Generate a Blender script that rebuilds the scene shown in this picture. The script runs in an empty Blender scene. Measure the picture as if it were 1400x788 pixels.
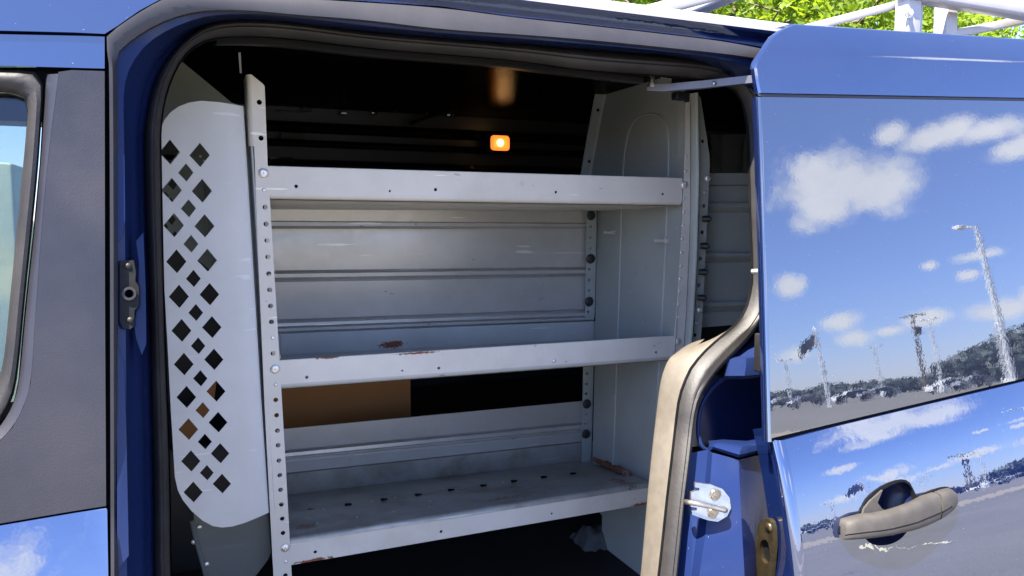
import bpy, bmesh, math, random
from mathutils import Vector, Matrix, noise as mnoise
from mathutils.geometry import delaunay_2d_cdt
random.seed(11)
SC = bpy.context.scene
COL = SC.collection
V = Vector

# ------------------------------------------------------------------ camera
F = 1050.0                       # focal length in pixels of a 1400 px wide frame
H = 1.52                         # eye height
ax = V((2476, -88, F)).normalized()
zd = V((-20, (F*F-49520)/88, F)).normalized()
ay = ax.cross(zd)
def ray(u, v):
    d = V((u-700, v-394, F))
    return V((d.dot(ax), d.dot(ay), -d.dot(zd)))
cam_d = bpy.data.cameras.new("camera")
cam = bpy.data.objects.new("camera", cam_d); COL.objects.link(cam)
right = V((ax[0], ay[0], -zd[0])); down = V((ax[1], ay[1], -zd[1])); fwd = V((ax[2], ay[2], -zd[2]))
m = Matrix(((right.x, -down.x, -fwd.x, 0), (right.y, -down.y, -fwd.y, 0), (right.z, -down.z, -fwd.z, H), (0, 0, 0, 1)))
cam.matrix_world = m
cam_d.sensor_width = 36; cam_d.lens = 36*F/1400; cam_d.clip_start = .02; cam_d.clip_end = 3000
SC.camera = cam

# ------------------------------------------------------------------ body profile of the van side
TAB = [(0.0,-6),(.45,-3),(.60,0),(.75,3),(.88,9),(.98,13.6),(1.06,16.5),(1.13,22),(1.1445,22),(1.1455,8.3),(1.20,8.4),(1.45,8.9),(1.72,9.4),(1.76,13),(1.815,16),(1.83,35),(1.9,50),(2.3,50)]
def alpha(z):
    for (a, b), (c, d) in zip(TAB, TAB[1:]):
        if a <= z <= c: return b+(d-b)*(z-a)/(c-a)
    return TAB[-1][1]
_N = 1150; _ys = [0.0]
for i in range(_N): _ys.append(_ys[-1]+math.tan(math.radians(alpha(i*.002+.001)))*.002)
_ref = _ys[573]
def skin(z, off=0.0):
    t = max(0, min(_N-1.001, z/.002)); i = int(t); f = t-i
    return _ys[i]*(1-f)+_ys[i+1]*f-_ref+1.0+off
def P(u, v, f):
    r = ray(u, v); y = 1.1
    for _ in range(70):
        z = H+r.z/r.y*y; y = .5*y+.5*f(z)
    return V((r.x/r.y*y, y, H+r.z/r.y*y))
def K(u, v, off): return P(u, v, lambda z: skin(z, off))          # a point on the body side, off metres in from the door skin
D0, LEAN = 1.55, .11
def splane(z, dy=0.0): return D0-LEAN*(z-1.52)+dy
def Sp(u, v, dy=0.0): return P(u, v, lambda z: splane(z, dy))      # a point on the shelving's front plane
def PX(u, v, x): r = ray(u, v); return V((x, x*r.y/r.x, H+x*r.z/r.x))
def PY(u, v, y): r = ray(u, v); return V((r.x/r.y*y, y, H+r.z/r.y*y))

# ------------------------------------------------------------------ mesh helpers
def pip(x, y, poly):
    c = False; j = len(poly)-1
    for i in range(len(poly)):
        xi, yi = poly[i][0], poly[i][1]; xj, yj = poly[j][0], poly[j][1]
        if (yi > y) != (yj > y) and x < (xj-xi)*(y-yi)/(yj-yi)+xi: c = not c
        j = i
    return c
def resample(pts, n):
    pts = [V(p) for p in pts]; L = [0]
    for a, b in zip(pts, pts[1:]): L.append(L[-1]+(b-a).length)
    out = []; k = 0
    for i in range(n):
        t = L[-1]*i/(n-1)
        while k < len(pts)-2 and L[k+1] < t: k += 1
        d = L[k+1]-L[k]
        out.append(pts[k].lerp(pts[k+1], 0 if d == 0 else min(1, (t-L[k])/d)))
    return out
def smooth(pts, it=2):                                            # Chaikin, open
    pts = [V(p) for p in pts]
    for _ in range(it):
        q = [pts[0]]
        for a, b in zip(pts, pts[1:]): q += [a.lerp(b, .25), a.lerp(b, .75)]
        q.append(pts[-1]); pts = q
    return pts
def smoothc(pts, it=2):                                           # Chaikin, closed
    pts = [V(p) for p in pts]
    for _ in range(it):
        q = []
        for i in range(len(pts)):
            a, b = pts[i], pts[(i+1) % len(pts)]; q += [a.lerp(b, .25), a.lerp(b, .75)]
        pts = q
    return pts
def circle(cx, cy, r, n=16, ry=None):
    return [(cx+r*math.cos(2*math.pi*i/n), cy+(ry or r)*math.sin(2*math.pi*i/n)) for i in range(n)]

class MB:
    def __init__(s): s.v = []; s.f = []
    def add(s, vs, fs):
        o = len(s.v); s.v += [V(p) for p in vs]; s.f += [tuple(i+o for i in f) for f in fs]; return s
    def loft(s, rows, close_u=False, caps=False):
        n = len(rows[0]); fs = []
        for r in range(len(rows)-1):
            for i in range(n if close_u else n-1):
                j = (i+1) % n
                fs.append((r*n+i, r*n+j, (r+1)*n+j, (r+1)*n+i))
        if caps: fs += [tuple(range(n-1, -1, -1)), tuple((len(rows)-1)*n+i for i in range(n))]
        return s.add([p for r in rows for p in r], fs)
    def tube(s, path, r, n=10, caps=True, sq=None):
        path = [V(p) for p in path]; rows = []
        up = None
        for i, p in enumerate(path):
            t = (path[min(i+1, len(path)-1)]-path[max(i-1, 0)]).normalized()
            if up is None: up = V((0, 0, 1)) if abs(t.z) < .9 else V((1, 0, 0))
            a = t.cross(up).normalized(); b = a.cross(t).normalized(); up = b
            if isinstance(r, (list, tuple)):
                g = i/(len(path)-1)*(len(r)-1); gi = min(int(g), len(r)-2); rr = r[gi]+(r[gi+1]-r[gi])*(g-gi)
            else: rr = r
            if sq: rows.append([p+a*x+b*z for x, z in sq])
            else: rows.append([p+(a*math.cos(2*math.pi*k/n)+b*math.sin(2*math.pi*k/n))*rr for k in range(n)])
        return s.loft(rows, True, caps)
    def cyl(s, p0, p1, r, n=16, r1=None): return s.tube([p0, p1], [r, r if r1 is None else r1], n)
    def dome(s, c, nrm, r, h, n=14):
        nrm = V(nrm).normalized(); a = nrm.orthogonal().normalized(); b = nrm.cross(a); rows = []
        for k in range(5):
            t = math.pi/2*k/4; rr = max(r*math.cos(t), r*.02)
            rows.append([V(c)+nrm*(h*math.sin(t))+(a*math.cos(2*math.pi*i/n)+b*math.sin(2*math.pi*i/n))*rr for i in range(n)])
        return s.loft(rows, True, True)
    def box(s, lo, hi, bev=0.0, mat=None):
        bm = bmesh.new(); bmesh.ops.create_cube(bm, size=1)
        lo, hi = V(lo), V(hi)
        for q in bm.verts: q.co = V([(lo[i]+hi[i])/2+q.co[i]*(hi[i]-lo[i]) for i in range(3)])
        if bev: bmesh.ops.bevel(bm, geom=bm.edges[:], offset=bev, segments=3, affect='EDGES', profile=.5)
        if mat: bmesh.ops.transform(bm, matrix=mat, verts=bm.verts)
        bm.verts.index_update()
        s.add([q.co.copy() for q in bm.verts], [tuple(q.index for q in f.verts) for f in bm.faces]); bm.free(); return s
    def sheet(s, outer, holes, mapf, thick, grid=None):
        """2-D outline with holes, triangulated, mapped by mapf(a, b); thick is a vector to the back face"""
        outer = [V((p[0], p[1])) for p in outer]; holes = [[V((p[0], p[1])) for p in h] for h in holes]
        vs = []; es = []
        for lp in [outer]+holes:
            o = len(vs); vs += lp; es += [(o+i, o+(i+1) % len(lp)) for i in range(len(lp))]
        if grid:
            x0 = min(p.x for p in outer); x1 = max(p.x for p in outer); y0 = min(p.y for p in outer); y1 = max(p.y for p in outer)
            nx, ny = grid
            for i in range(1, nx):
                for j in range(1, ny):
                    a, b = x0+(x1-x0)*i/nx, y0+(y1-y0)*j/ny
                    if pip(a, b, outer) and not any(pip(a, b, h) for h in holes): vs.append(V((a, b)))
        rv, _, rf, *_r = delaunay_2d_cdt(vs, es, [], 0, 1e-6)
        keep = []
        for f in rf:
            cx = sum(rv[i].x for i in f)/len(f); cy = sum(rv[i].y for i in f)/len(f)
            if pip(cx, cy, outer) and not any(pip(cx, cy, h) for h in holes): keep.append(list(f))
        front = [V(mapf(p.x, p.y)) for p in rv]
        tf = thick if callable(thick) else (lambda a, b: thick)
        back = [q+V(tf(p.x, p.y)) for p, q in zip(rv, front)]
        cnt = {}
        for f in keep:
            for i in range(len(f)): cnt[(f[i], f[(i+1) % len(f)])] = 1
        n = len(rv); fs = [tuple(f) for f in keep]+[tuple(i+n for i in reversed(f)) for f in keep]
        for (a, b) in cnt:
            if (b, a) not in cnt: fs.append((a, a+n, b+n, b))
        return s.add(front+back, fs)
    def build(s, name, mat, parent=None, ang=35, smooth=True, weld=True):
        me = bpy.data.meshes.new(name)
        me.from_pydata([tuple(p) for p in s.v], [], s.f)
        bm = bmesh.new(); bm.from_mesh(me)
        if weld: bmesh.ops.remove_doubles(bm, verts=bm.verts, dist=1e-5)
        loose = [q for q in bm.verts if not q.link_faces]
        if loose: bmesh.ops.delete(bm, geom=loose, context='VERTS')
        bmesh.ops.recalc_face_normals(bm, faces=bm.faces)
        bm.to_mesh(me); bm.free()
        if smooth:
            me.polygons.foreach_set("use_smooth", [True]*len(me.polygons)); me.set_sharp_from_angle(angle=math.radians(ang))
        me.materials.append(mat)
        o = bpy.data.objects.new(name, me); COL.objects.link(o)
        if parent: hang(o, parent)
        return o
ROOTLOC = {}
def hang(o, parent):
    o.parent = parent
    if parent.type == 'EMPTY': o.matrix_parent_inverse = Matrix.Translation(-V(ROOTLOC[parent.name]))
def tag(o, label=None, cat=None, group=None, kind=None):
    if label: o["label"] = label
    if cat: o["category"] = cat
    if group: o["group"] = group
    if kind: o["kind"] = kind
    return o
def thing(name, loc, label, cat, group=None):
    o = bpy.data.objects.new(name, None); COL.objects.link(o); o.location = loc; o.empty_display_size = .1
    ROOTLOC[o.name] = tuple(loc)
    return tag(o, label, cat, group)
def copy_thing(src, loc, rz, label, scale=None):
    r = src.copy(); COL.objects.link(r); r.location = loc; r.rotation_euler = (0, 0, rz); r["label"] = label
    if scale: r.scale = scale
    def rec(a, b):
        for ch in [c for c in bpy.data.objects if c.parent is a]:
            c = ch.copy(); COL.objects.link(c); c.parent = b; c.matrix_parent_inverse = ch.matrix_parent_inverse.copy(); rec(ch, c)
    rec(src, r)
    return r

# ------------------------------------------------------------------ materials
class NT:
    def __init__(s, name):
        s.m = bpy.data.materials.new(name); s.m.use_nodes = True; s.t = s.m.node_tree
        s.b = s.t.nodes["Principled BSDF"]; s.out = s.t.nodes["Material Output"]; s._co = None
    def n(s, typ, **kw):
        q = s.t.nodes.new(typ)
        for k, val in kw.items():
            if hasattr(q, k): setattr(q, k, val)
        return q
    def L(s, a, b): s.t.links.new(a, b)
    def co(s):
        if not s._co: s._co = s.n("ShaderNodeTexCoord").outputs["Object"]
        return s._co
    def noise(s, scale, detail=4, rough=.6, stretch=None, src=None):
        q = s.n("ShaderNodeTexNoise"); q.inputs["Scale"].default_value = scale; q.inputs["Detail"].default_value = detail; q.inputs["Roughness"].default_value = rough
        c = src or s.co()
        if stretch:
            mp = s.n("ShaderNodeMapping"); mp.inputs["Scale"].default_value = stretch; s.L(c, mp.inputs[0]); c = mp.outputs[0]
        s.L(c, q.inputs["Vector"]); return q.outputs["Fac"]
    def ramp(s, fac, a, b, ca=(0, 0, 0, 1), cb=(1, 1, 1, 1)):
        q = s.n("ShaderNodeMapRange"); q.interpolation_type = 'SMOOTHSTEP'
        q.inputs[1].default_value = a; q.inputs[2].default_value = b; s.L(fac, q.inputs[0]); return q.outputs[0]
    def mix(s, fac, a, b):
        q = s.n("ShaderNodeMix", data_type='RGBA')
        for sock, val in ((q.inputs[0], fac), (q.inputs[6], a), (q.inputs[7], b)):
            if hasattr(val, "is_linked"): s.L(val, sock)
            elif isinstance(val, (int, float)): sock.default_value = val
            else: sock.default_value = (*val, 1) if len(val) == 3 else val
        return q.outputs[2]
    def math(s, op, a, b=None, clamp=False):
        q = s.n("ShaderNodeMath", operation=op); q.use_clamp = clamp
        for sock, val in ((q.inputs[0], a), (q.inputs[1], b)):
            if val is None: continue
            if hasattr(val, "is_linked"): s.L(val, sock)
            else: sock.default_value = val
        return q.outputs[0]
    def bump(s, h, strength=.1, dist=.01):
        q = s.n("ShaderNodeBump"); q.inputs["Strength"].default_value = strength; q.inputs["Distance"].default_value = dist
        s.L(h, q.inputs["Height"]); s.L(q.outputs[0], s.b.inputs["Normal"]); return q
    def setv(s, base=None, rough=None, metal=None, ior=None, spec=None):
        for k, val in (("Base Color", base), ("Roughness", rough), ("Metallic", metal), ("IOR", ior), ("Specular IOR Level", spec)):
            if val is None: continue
            sock = s.b.inputs[k]
            if hasattr(val, "is_linked"): s.L(val, sock)
            elif k == "Base Color": sock.default_value = (*val, 1)
            else: sock.default_value = val
        return s
def simple(name, base, rough=.5, metal=0, ior=1.5, var=.25, scale=30, bump=0.0):
    q = NT(name); nz = q.noise(scale)
    a = tuple(c*(1-var) for c in base); b = tuple(min(1, c*(1+var)) for c in base)
    q.setv(q.mix(q.ramp(nz, .3, .7), a, b), None, metal, ior)
    q.L(q.math('ADD', q.math('MULTIPLY', nz, .15), rough-.07), q.b.inputs["Roughness"])
    if bump: q.bump(q.noise(scale*12, 2), bump, .002)
    return q.m

def paint_mat(name, base, ior, rough=.015):
    q = NT(name)
    dust = q.ramp(q.noise(420, 1, .5), .80, .83)                       # a few dust specks
    film = q.ramp(q.noise(3.0, 5, .6), .35, .8)
    c = q.mix(q.math('MULTIPLY', film, .02), base, (.25, .25, .24))
    c = q.mix(q.math('MULTIPLY', dust, .55), c, (.5, .5, .48))
    q.setv(c, None, 0, ior)
    q.L(q.math('ADD', q.math('MULTIPLY', dust, .3), rough), q.b.inputs["Roughness"])
    hb = q.math('ADD', q.noise(55, 2, .5), q.math('MULTIPLY', q.noise(5, 1, .5), 3.0))
    q.bump(hb, .035, .0022)
    return q.m
M = {}
M['paint'] = paint_mat("blue_paint", (.0034, .0085, .040), 2.75)
M['paint'].node_tree.nodes['Principled BSDF'].inputs['Specular Tint'].default_value = (.84, .91, 1, 1)
M['jamb'] = paint_mat("blue_jamb_paint", (.009, .018, .068), 1.36, .14)
M['jamb'].node_tree.nodes['Principled BSDF'].inputs['Specular IOR Level'].default_value = .34
def glass_panel():
    q = NT("dark_privacy_glass"); dust = q.ramp(q.noise(420, 1, .5), .80, .83)
    q.setv(q.mix(q.math('MULTIPLY', dust, .5), (.012, .015, .026), (.5, .5, .5)), None, 0, 2.6)
    q.L(q.math('ADD', q.math('MULTIPLY', dust, .3), .0), q.b.inputs["Roughness"])
    q.bump(q.math('ADD', q.math('MULTIPLY', q.noise(140, 2, .5), .30), q.math('MULTIPLY', q.noise(6, 1, .5), 2.5)), .025, .0022)
    return q.m
M['glass'] = glass_panel()
M['glass'].node_tree.nodes['Principled BSDF'].inputs['Specular Tint'].default_value = (.88, .93, 1, 1)
M['rubber'] = simple("weathered_rubber_seal", (.017, .0145, .013), .55, 0, 1.5, .3, 14, .2)
M['rubber_dark'] = simple("black_rubber", (.008, .008, .009), .6, 0, 1.3)
M['rubber_dark'].node_tree.nodes['Principled BSDF'].inputs['Specular IOR Level'].default_value = .12
M['strip'] = simple("grey_drip_strip", (.024, .0225, .025), .5, 0, 1.5, .1, 12, .05)
def pillar_mat():
    q = NT("weathered_black_pillar_trim"); big = q.ramp(q.noise(5, 4, .6), .3, .75); spk = q.ramp(q.noise(260, 2, .5), .80, .84)
    q.setv(q.mix(q.math('MULTIPLY', spk, .35), q.mix(big, (.016, .016, .021), (.027, .025, .030)), (.3, .3, .3)), None, 0, 1.47)
    q.L(q.math('ADD', q.math('MULTIPLY', big, .15), .30), q.b.inputs["Roughness"]); q.bump(q.noise(420, 2), .25, .001)
    return q.m
M['pillar'] = pillar_mat()
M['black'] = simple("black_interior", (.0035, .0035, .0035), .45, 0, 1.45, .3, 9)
M['blackgloss'] = simple("gloss_black_paint", (.003, .003, .003), .10, 0, 1.9, .2, 9)
M['jambtrim'] = simple("beige_plastic_trim", (.10, .086, .067), .6, 0, 1.45, .08, 60, .15)
M['floor'] = simple("dark_cargo_floor", (.012, .011, .010), .8, 0, 1.4, .3, 40, .2)
def cardboard():
    q = NT("brown_cardboard"); a = q.noise(9, 4); b = q.noise(160, 2, .5, (1, 1, .04))
    q.setv(q.mix(a, (.27, .112, .028), (.33, .142, .042)), .85); q.bump(b, .1, .001); return q.m
M['card'] = cardboard()
def sheet_metal(name, base, rough=.42, spots=(), wear=.5, metal=0.0, grime=0.0, streak=(1, 1, 1)):
    """enamelled sheet steel: mottled tone, scuffs, and worn-to-rust spots at given places"""
    q = NT(name); big = q.noise(5, 5, .6); fine = q.noise(45, 4, .65, streak)
    c = q.mix(q.ramp(big, .25, .8), tuple(x*.90 for x in base), tuple(min(1, x*1.06) for x in base))
    sc = q.ramp(q.noise(70, 5, .8, (1, .6, .35) if streak == (1, 1, 1) else streak), .66, .72)
    patch = q.ramp(q.noise(7, 3), .52, .66)
    c = q.mix(q.math('MULTIPLY', q.math('MULTIPLY', sc, patch), wear), c, tuple(x*.45 for x in base))
    sc2 = q.ramp(q.noise(34, 6, .75, (.3, 1, 1)), .69, .71)
    c = q.mix(q.math('MULTIPLY', sc2, wear*.7), c, tuple(min(1, x*1.35) for x in base))
    s1 = q.ramp(q.noise(30, 2, .5, (.12, 1, 2.2)), .70, .72); s2 = q.ramp(q.noise(40, 3, .6, (.5, 1, .9)), .70, .73)
    gate = q.ramp(q.noise(4.2, 3), .36, .52)
    c = q.mix(q.math('MULTIPLY', q.math('MULTIPLY', s1, gate), min(1, wear)), c, tuple(min(1, x*1.45) for x in base))
    c = q.mix(q.math('MULTIPLY', q.math('MULTIPLY', s2, gate), min(1, wear*.8)), c, tuple(x*.4 for x in base))
    c = q.mix(q.math('MULTIPLY', q.ramp(q.noise(3.6, 6, .72), .44, .72), .42*min(1, wear+.2)), c, tuple(x*k for x, k in zip(base, (.70, .66, .58))))
    if grime:
        c = q.mix(q.math('MULTIPLY', q.ramp(q.noise(6.5, 5, .65), .42, .68), grime), c, (.12, .095, .055))
    for (p, r) in spots:
        mp = q.n("ShaderNodeVectorMath", operation='SUBTRACT'); q.L(q.co(), mp.inputs[0]); mp.inputs[1].default_value = p
        mv = q.n("ShaderNodeVectorMath", operation='DIVIDE'); q.L(mp.outputs[0], mv.inputs[0]); mv.inputs[1].default_value = r
        ln = q.n("ShaderNodeVectorMath", operation='LENGTH'); q.L(mv.outputs[0], ln.inputs[0])
        d = q.math('SUBTRACT', 1.0, ln.outputs["Value"]); d = q.math('ADD', d, q.math('MULTIPLY', q.math('SUBTRACT', q.noise(110, 4, .7), .5), 2.6))
        mk = q.ramp(d, .08, .42)
        c = q.mix(mk, c, q.mix(q.ramp(q.noise(240, 2), .4, .6), (.24, .075, .035), (.10, .042, .022)))
    q.setv(c, None, metal, 1.5)
    q.L(q.math('ADD', q.math('MULTIPLY', fine, .25), rough-.12), q.b.inputs["Roughness"])
    q.bump(q.math('ADD', q.noise(2.5, 2), q.math('MULTIPLY', fine, .05)), .12, .012)
    return q.m
M['zinc'] = simple("zinc_plated_steel", (.42, .39, .34), .28, .9, 1.5, .15, 60)
M['bolt'] = simple("bright_bolt", (.72, .70, .66), .35, .6, 1.5, .15, 90)
M['bronze'] = simple("bronze_latch", (.17, .125, .06), .3, .9, 1.5, .25, 60)
M['plug'] = simple("black_plastic_plug", (.02, .02, .021), .5, 0, 1.45, .3, 200)
M['white'] = simple("white_powder_coat", (.40, .385, .375), .35, 0, 1.5, .05, 12)
M['ceil'] = simple("black_headliner", (.003, .003, .003), .12, 0, 1.03, .3, 14, .3)
M['cup'] = simple("navy_cup", (.006, .010, .034), .3, 0, 1.45)
M['handle'] = simple("grained_grey_handle", (.050, .045, .040), .6, 0, 1.36, .12, 40, .2)
M['latchdark'] = simple("dark_latch_plastic", (.008, .008, .008), .6, 0, 1.3, .4, 80, .2)
M['armgrey'] = simple("grey_hinge_arm", (.12, .12, .135), .35, .3, 1.5, .1, 40)
def glow(name, c, s):
    q = NT(name); q.setv(c, .2); q.b.inputs["Emission Color"].default_value = (*c, 1); q.b.inputs["Emission Strength"].default_value = s; return q.m
def clear_glass():
    q = NT("tinted_clear_glass"); tr = q.n("ShaderNodeBsdfTransparent"); tr.inputs[0].default_value = (.66, .70, .68, 1)
    gl = q.n("ShaderNodeBsdfGlossy"); gl.inputs["Roughness"].default_value = .0
    mx = q.n("ShaderNodeMixShader"); fr = q.n("ShaderNodeFresnel"); fr.inputs[0].default_value = 1.6
    q.L(fr.outputs[0], mx.inputs[0]); q.L(tr.outputs[0], mx.inputs[1]); q.L(gl.outputs[0], mx.inputs[2]); q.L(mx.outputs[0], q.out.inputs[0]); return q.m
M['clear'] = clear_glass()
# ================================================================== THE VAN
van = thing("cargo_van", (.6, 1.96, 0), "dark blue cargo van with its sliding side door open", "van")
NS = 96
O_px = [(218,930),(212,788),(211,650),(205,425),(197,200),(200,170),(207,130),(218,100),(234,75),(254,55),(275,38),(300,27),(343,24),(400,29),(500,43),(600,51),(700,59),(800,67),(900,75),(950,78),(985,86),(1014,106),(1033,134),(1042,186),(1047,290),(1051,375),(1048,400),(1042,428),(1028,457),(1011,477),(986,500),(973,513),(964,523),(951,543),(945,571),(941,610),(937,640),(932,677),(927,734),(921,788),(908,930)]
I_px = [(238,930),(233,788),(232,650),(223,425),(219,200),(219,170),(226,130),(237,100),(251,75),(274,57),(300,51),(343,50),(400,53),(500,66),(600,74),(700,82),(800,97),(900,103),(960,108),(985,114),(1008,123),(1019,149),(1024,186),(1026,290),(1030,375),(1027,400),(1019,428),(1007,443),(991,457),(967,477),(947,500),(939,516),(929,543),(925,575),(920,620),(913,677),(907,734),(901,788),(884,930)]
C0_px = [(152,930),(151,676),(150,95),(147,72),(143,50),(160,38),(190,17),(215,3),(228,-4),(300,-9),(423,-1),(600,10),(700,24),(786,33),(900,46),(985,56),(1033,65),(1062,71)]
C1_px = [(162,930),(161,676),(160,95),(158,77),(160,73),(171,61),(206,37),(243,21),(286,13),(343,14),(400,20),(500,27),(600,40),(700,46.5),(800,54),(900,64),(986,73),(1031,79),(1062,85)]
C2_px = [(174,930),(173,600),(170,200),(168,120),(178,88),(205,54),(250,31),(290,20),(343,18.5),(400,23),(500,35),(600,45),(700,52),(800,60),(900,69),(985,79),(1030,92),(1062,120)]
def crv(px, off, n=NS, it=2):
    px = [V((a, b, 0)) for a, b in px]
    return [K(p.x, p.y, off) for p in resample(smooth(px, it), n)]
def part_of(px, u1):                                              # the part of a curve left of / above a point
    return px
# seal: rubber bulb between outer and inner edge, with a lip line
o3, i3 = crv(O_px, .150, 150), crv(I_px, .150, 150)
rows = []
for k in range(13):
    t = k/12; b = math.sin(math.pi*t)**.75*.026
    if 6.2 < t*12 < 7.8 : b -= .003
    rows.append([a.lerp(c, t)+V((0, -b, .0)) for a, c in zip(o3, i3)])
rows.append([p+(p-V((.38, p.y, 1.35))).normalized()*.03+V((0, .02, 0)) for p in i3])
seal = MB().loft(rows).build("door_seal", M['rubber'], van, 60)
rows = [[p+V((0, .004, 0)) for p in i3]]
cen = V((.38, 1.2, 1.35))
for d, yy in ((.002, -.003), (.002, .003), (-.014, .012), (-.05, .03)):
    rows.append([p+(V((cen.x, p.y, cen.z))-p).normalized()*d+V((0, yy, 0)) for p in i3])
MB().loft(rows).build("seal_lip", M['rubber_dark'], seal, 60)
# drip strip and painted jamb around the opening
a, b = crv(C0_px, .052), crv(C1_px, .060)
MB().loft([[p+V((0, .02, 0)) for p in a], a, [p.lerp(q, .5)+V((0, -.003, 0)) for p, q in zip(a, b)], b, [p+V((0, .012, 0)) for p in b]]).build("drip_strip", M['strip'], van, 40)
Oc_px = [p for p in O_px[:23]]+[(1062,190)]
c1, c2, co_ = crv(C1_px, .070), crv(C2_px, .074), crv(Oc_px, .152)
MB().loft([c1, [p.lerp(q, .5) for p, q in zip(c1, c2)], c2, [p.lerp(q, .30)+V((0, .022, 0)) for p, q in zip(c2, co_)], [p.lerp(q, .62)+V((0, .022, 0)) for p, q in zip(c2, co_)], [p.lerp(q, .8)+V((0, .004, 0)) for p, q in zip(c2, co_)], co_, [p+V((0, .03, 0)) for p in co_]]).build("door_jamb", M['jamb'], van, 30)
# raised pads of the jamb beside the latch
for poly, of in ([[(160,206),(170,212),(171,300),(168,322),(160,336)], .062], [[(186,330),(196,318),(199,395),(200,470),(194,486),(186,462),(183,440),(189,420),(190,360)], .088], [[(160,468),(170,500),(173,600),(176,760),(160,780)], .064]):
    pts = [K(u, v, of) for u, v in poly]
    MB().sheet([(p.x, p.z) for p in pts], [], lambda x, z, of=of: (x, skin(z, of), z), V((0, .012, 0))).build("jamb_pad", M['jamb'], van)

# roof: from the drip strip over to the far side
R0 = [(-420,30),(-100,40),(0,42),(100,44.5),(143,46.5),(160,36),(190,15),(215,1.5),(228,-5),(300,-11),(423,-3),(600,8.5),(700,22.5),(786,31.5),(900,44.5),(985,54.5),(1040,64),(1200,88),(1400,118),(1700,160)]
base = [K(u, v, .055) for u, v in R0]
base = [V((-1.60, base[0].y, base[0].z))]+base
rows = [[p+V((0, .02, -.003)) for p in base], base]
for t in (.25, .5, .75, .9):
    rows.append([V((p.x, skin(p.z+(1.872-p.z)*t, .055), p.z+(1.872-p.z)*t)) for p in base])
for y, z in ((1.19, 1.882), (1.22, 1.893), (1.27, 1.904), (1.35, 1.916), (1.6, 1.942), (1.96, 1.955), (2.5, 1.93), (2.74, 1.87)):
    rows.append([V((p.x, y, z)) for p in base])
xl, xr = base[0].x, base[-1].x
MB().loft(rows).build("roof_panel", M['paint'], van, 40)
MB().box((xl, 1.30, 1.876), (xr, 2.66, 1.884)).build("headliner", M['ceil'], van)

# B pillar side: front door frame, trim, blue door skin
XFR = -1.60                                                       # front end of the modelled side
def skinpoly(mb, poly, off, th=.010, grid=None, it=0, closed=True):
    pp = [V((u, v, 0)) for u, v in poly]
    if it: pp = smoothc(pp, it)
    pts = [K(p.x, p.y, off) for p in pp]
    for p, q in zip(pp, pts):
        if p.x < -419: q.x = XFR
    return mb.sheet([(p.x, p.z) for p in pts], [], lambda x, z: (x, skin(z, off), z), V((0, th, 0)), grid)
fd = skinpoly(MB(), [(-420,640),(-420,1100),(150,1100),(148,788),(146.5,697),(145,695),(100,702),(0,719),(-200,760)][2:]+[(-420,800),(-420,1100)], .058, .012, (10, 14)).build("front_door", M['paint'], van)
skinpoly(MB(), [(-420,38),(0,47),(143,50),(143,94),(0,90),(-420,80)], .060, .02, (12, 6)).build("door_header", M['paint'], fd)
# dark pillar board behind the gaps so nothing shows through
skinpoly(MB(), [(-420,30),(160,44),(163,1100),(118,1100),(118,712),(10,728),(-30,650),(-10,590),(18,555),(25,520),(34,420),(46,310),(54,225),(58,160),(60,112),(50,100),(-420,86)], .086, .012).build("pillar_backing", M['rubber_dark'], van)
frame_in = [(-420,118),(0,126),(22,128),(34,133),(38,144),(36,180),(28,265),(20,345),(12,425),(8,470),(2,510),(-12,545),(-60,590),(-420,680)]
frame_out = [(-420,84),(0,95),(50,97),(61,108),(57,160),(53,225),(44,315),(33,420),(24,520),(16,550),(0,580),(-40,612),(-420,720)]
fi, fo = [resample(smooth([V((a, b, 0)) for a, b in q], 2), 70) for q in (frame_in, frame_out)]
def wide(r): return [V((XFR, r[0].y, r[0].z))]+r+[V((XFR, r[-1].y, r[-1].z))]
rows = [wide([K(p.x, p.y, .090) for p in fi])]
for t, of in ((0.05, .072), (.3, .064), (.6, .060), (.85, .062), (1, .074)):
    rows.append(wide([K(p.x+(q.x-p.x)*t, p.y+(q.y-p.y)*t, of) for p, q in zip(fi, fo)]))
MB().loft(rows).build("window_seal", M['rubber'], fd, 50)
gl = wide([K(p.x, p.y, .086) for p in fi])
MB().sheet([(p.x, p.z) for p in gl], [], lambda x, z: (x, skin(z, .086), z), V((0, .004, 0)), (6, 10)).build("window_glass", M['clear'], fd)
ap = [(80,98.5),(98,96),(143,97.5),(143.5,400),(145,692),(100,699),(0,716),(-200,757),(-420,797),(-420,716),(-60,636),(-4,607),(17,585),(32,557),(42,524),(48,430),(55,330),(64,228),(72,160)]
app = skinpoly(MB(), ap, .058, .014, (16, 24)).build("pillar_trim", M['pillar'], van)
bev = [(-40,628),(-4,606),(17,584),(32,556),(42,524),(48,430),(55,330),(64,228),(72,160),(80,101)]
inn = [(-40,613),(-10,594),(4,577),(18,553),(26,522),(35,422),(45.5,330),(55,228),(59.5,160),(63.5,102)]
bo, bi = [resample(smooth([V((a, b, 0)) for a, b in q], 2), 50) for q in (bev, inn)]
MB().loft([[K(p.x, p.y, .080) for p in bi], [K(p.x, p.y, .066) for p in bi], [K(p.x*.9+q.x*.1, p.y*.9+q.y*.1, .0640) for p, q in zip(bi, bo)], [K(p.x*.1+q.x*.9, p.y*.1+q.y*.9, .0588) for p, q in zip(bi, bo)], [K(p.x+.6, p.y, .0578) for p in bo]]).build("trim_bevel", M['pillar'], app, 40)
MB().box((XFR, 1.06, .35), (K(150,600,.06).x-.01, 1.14, .62)).build("door_sill", M['paint'], van)
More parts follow.
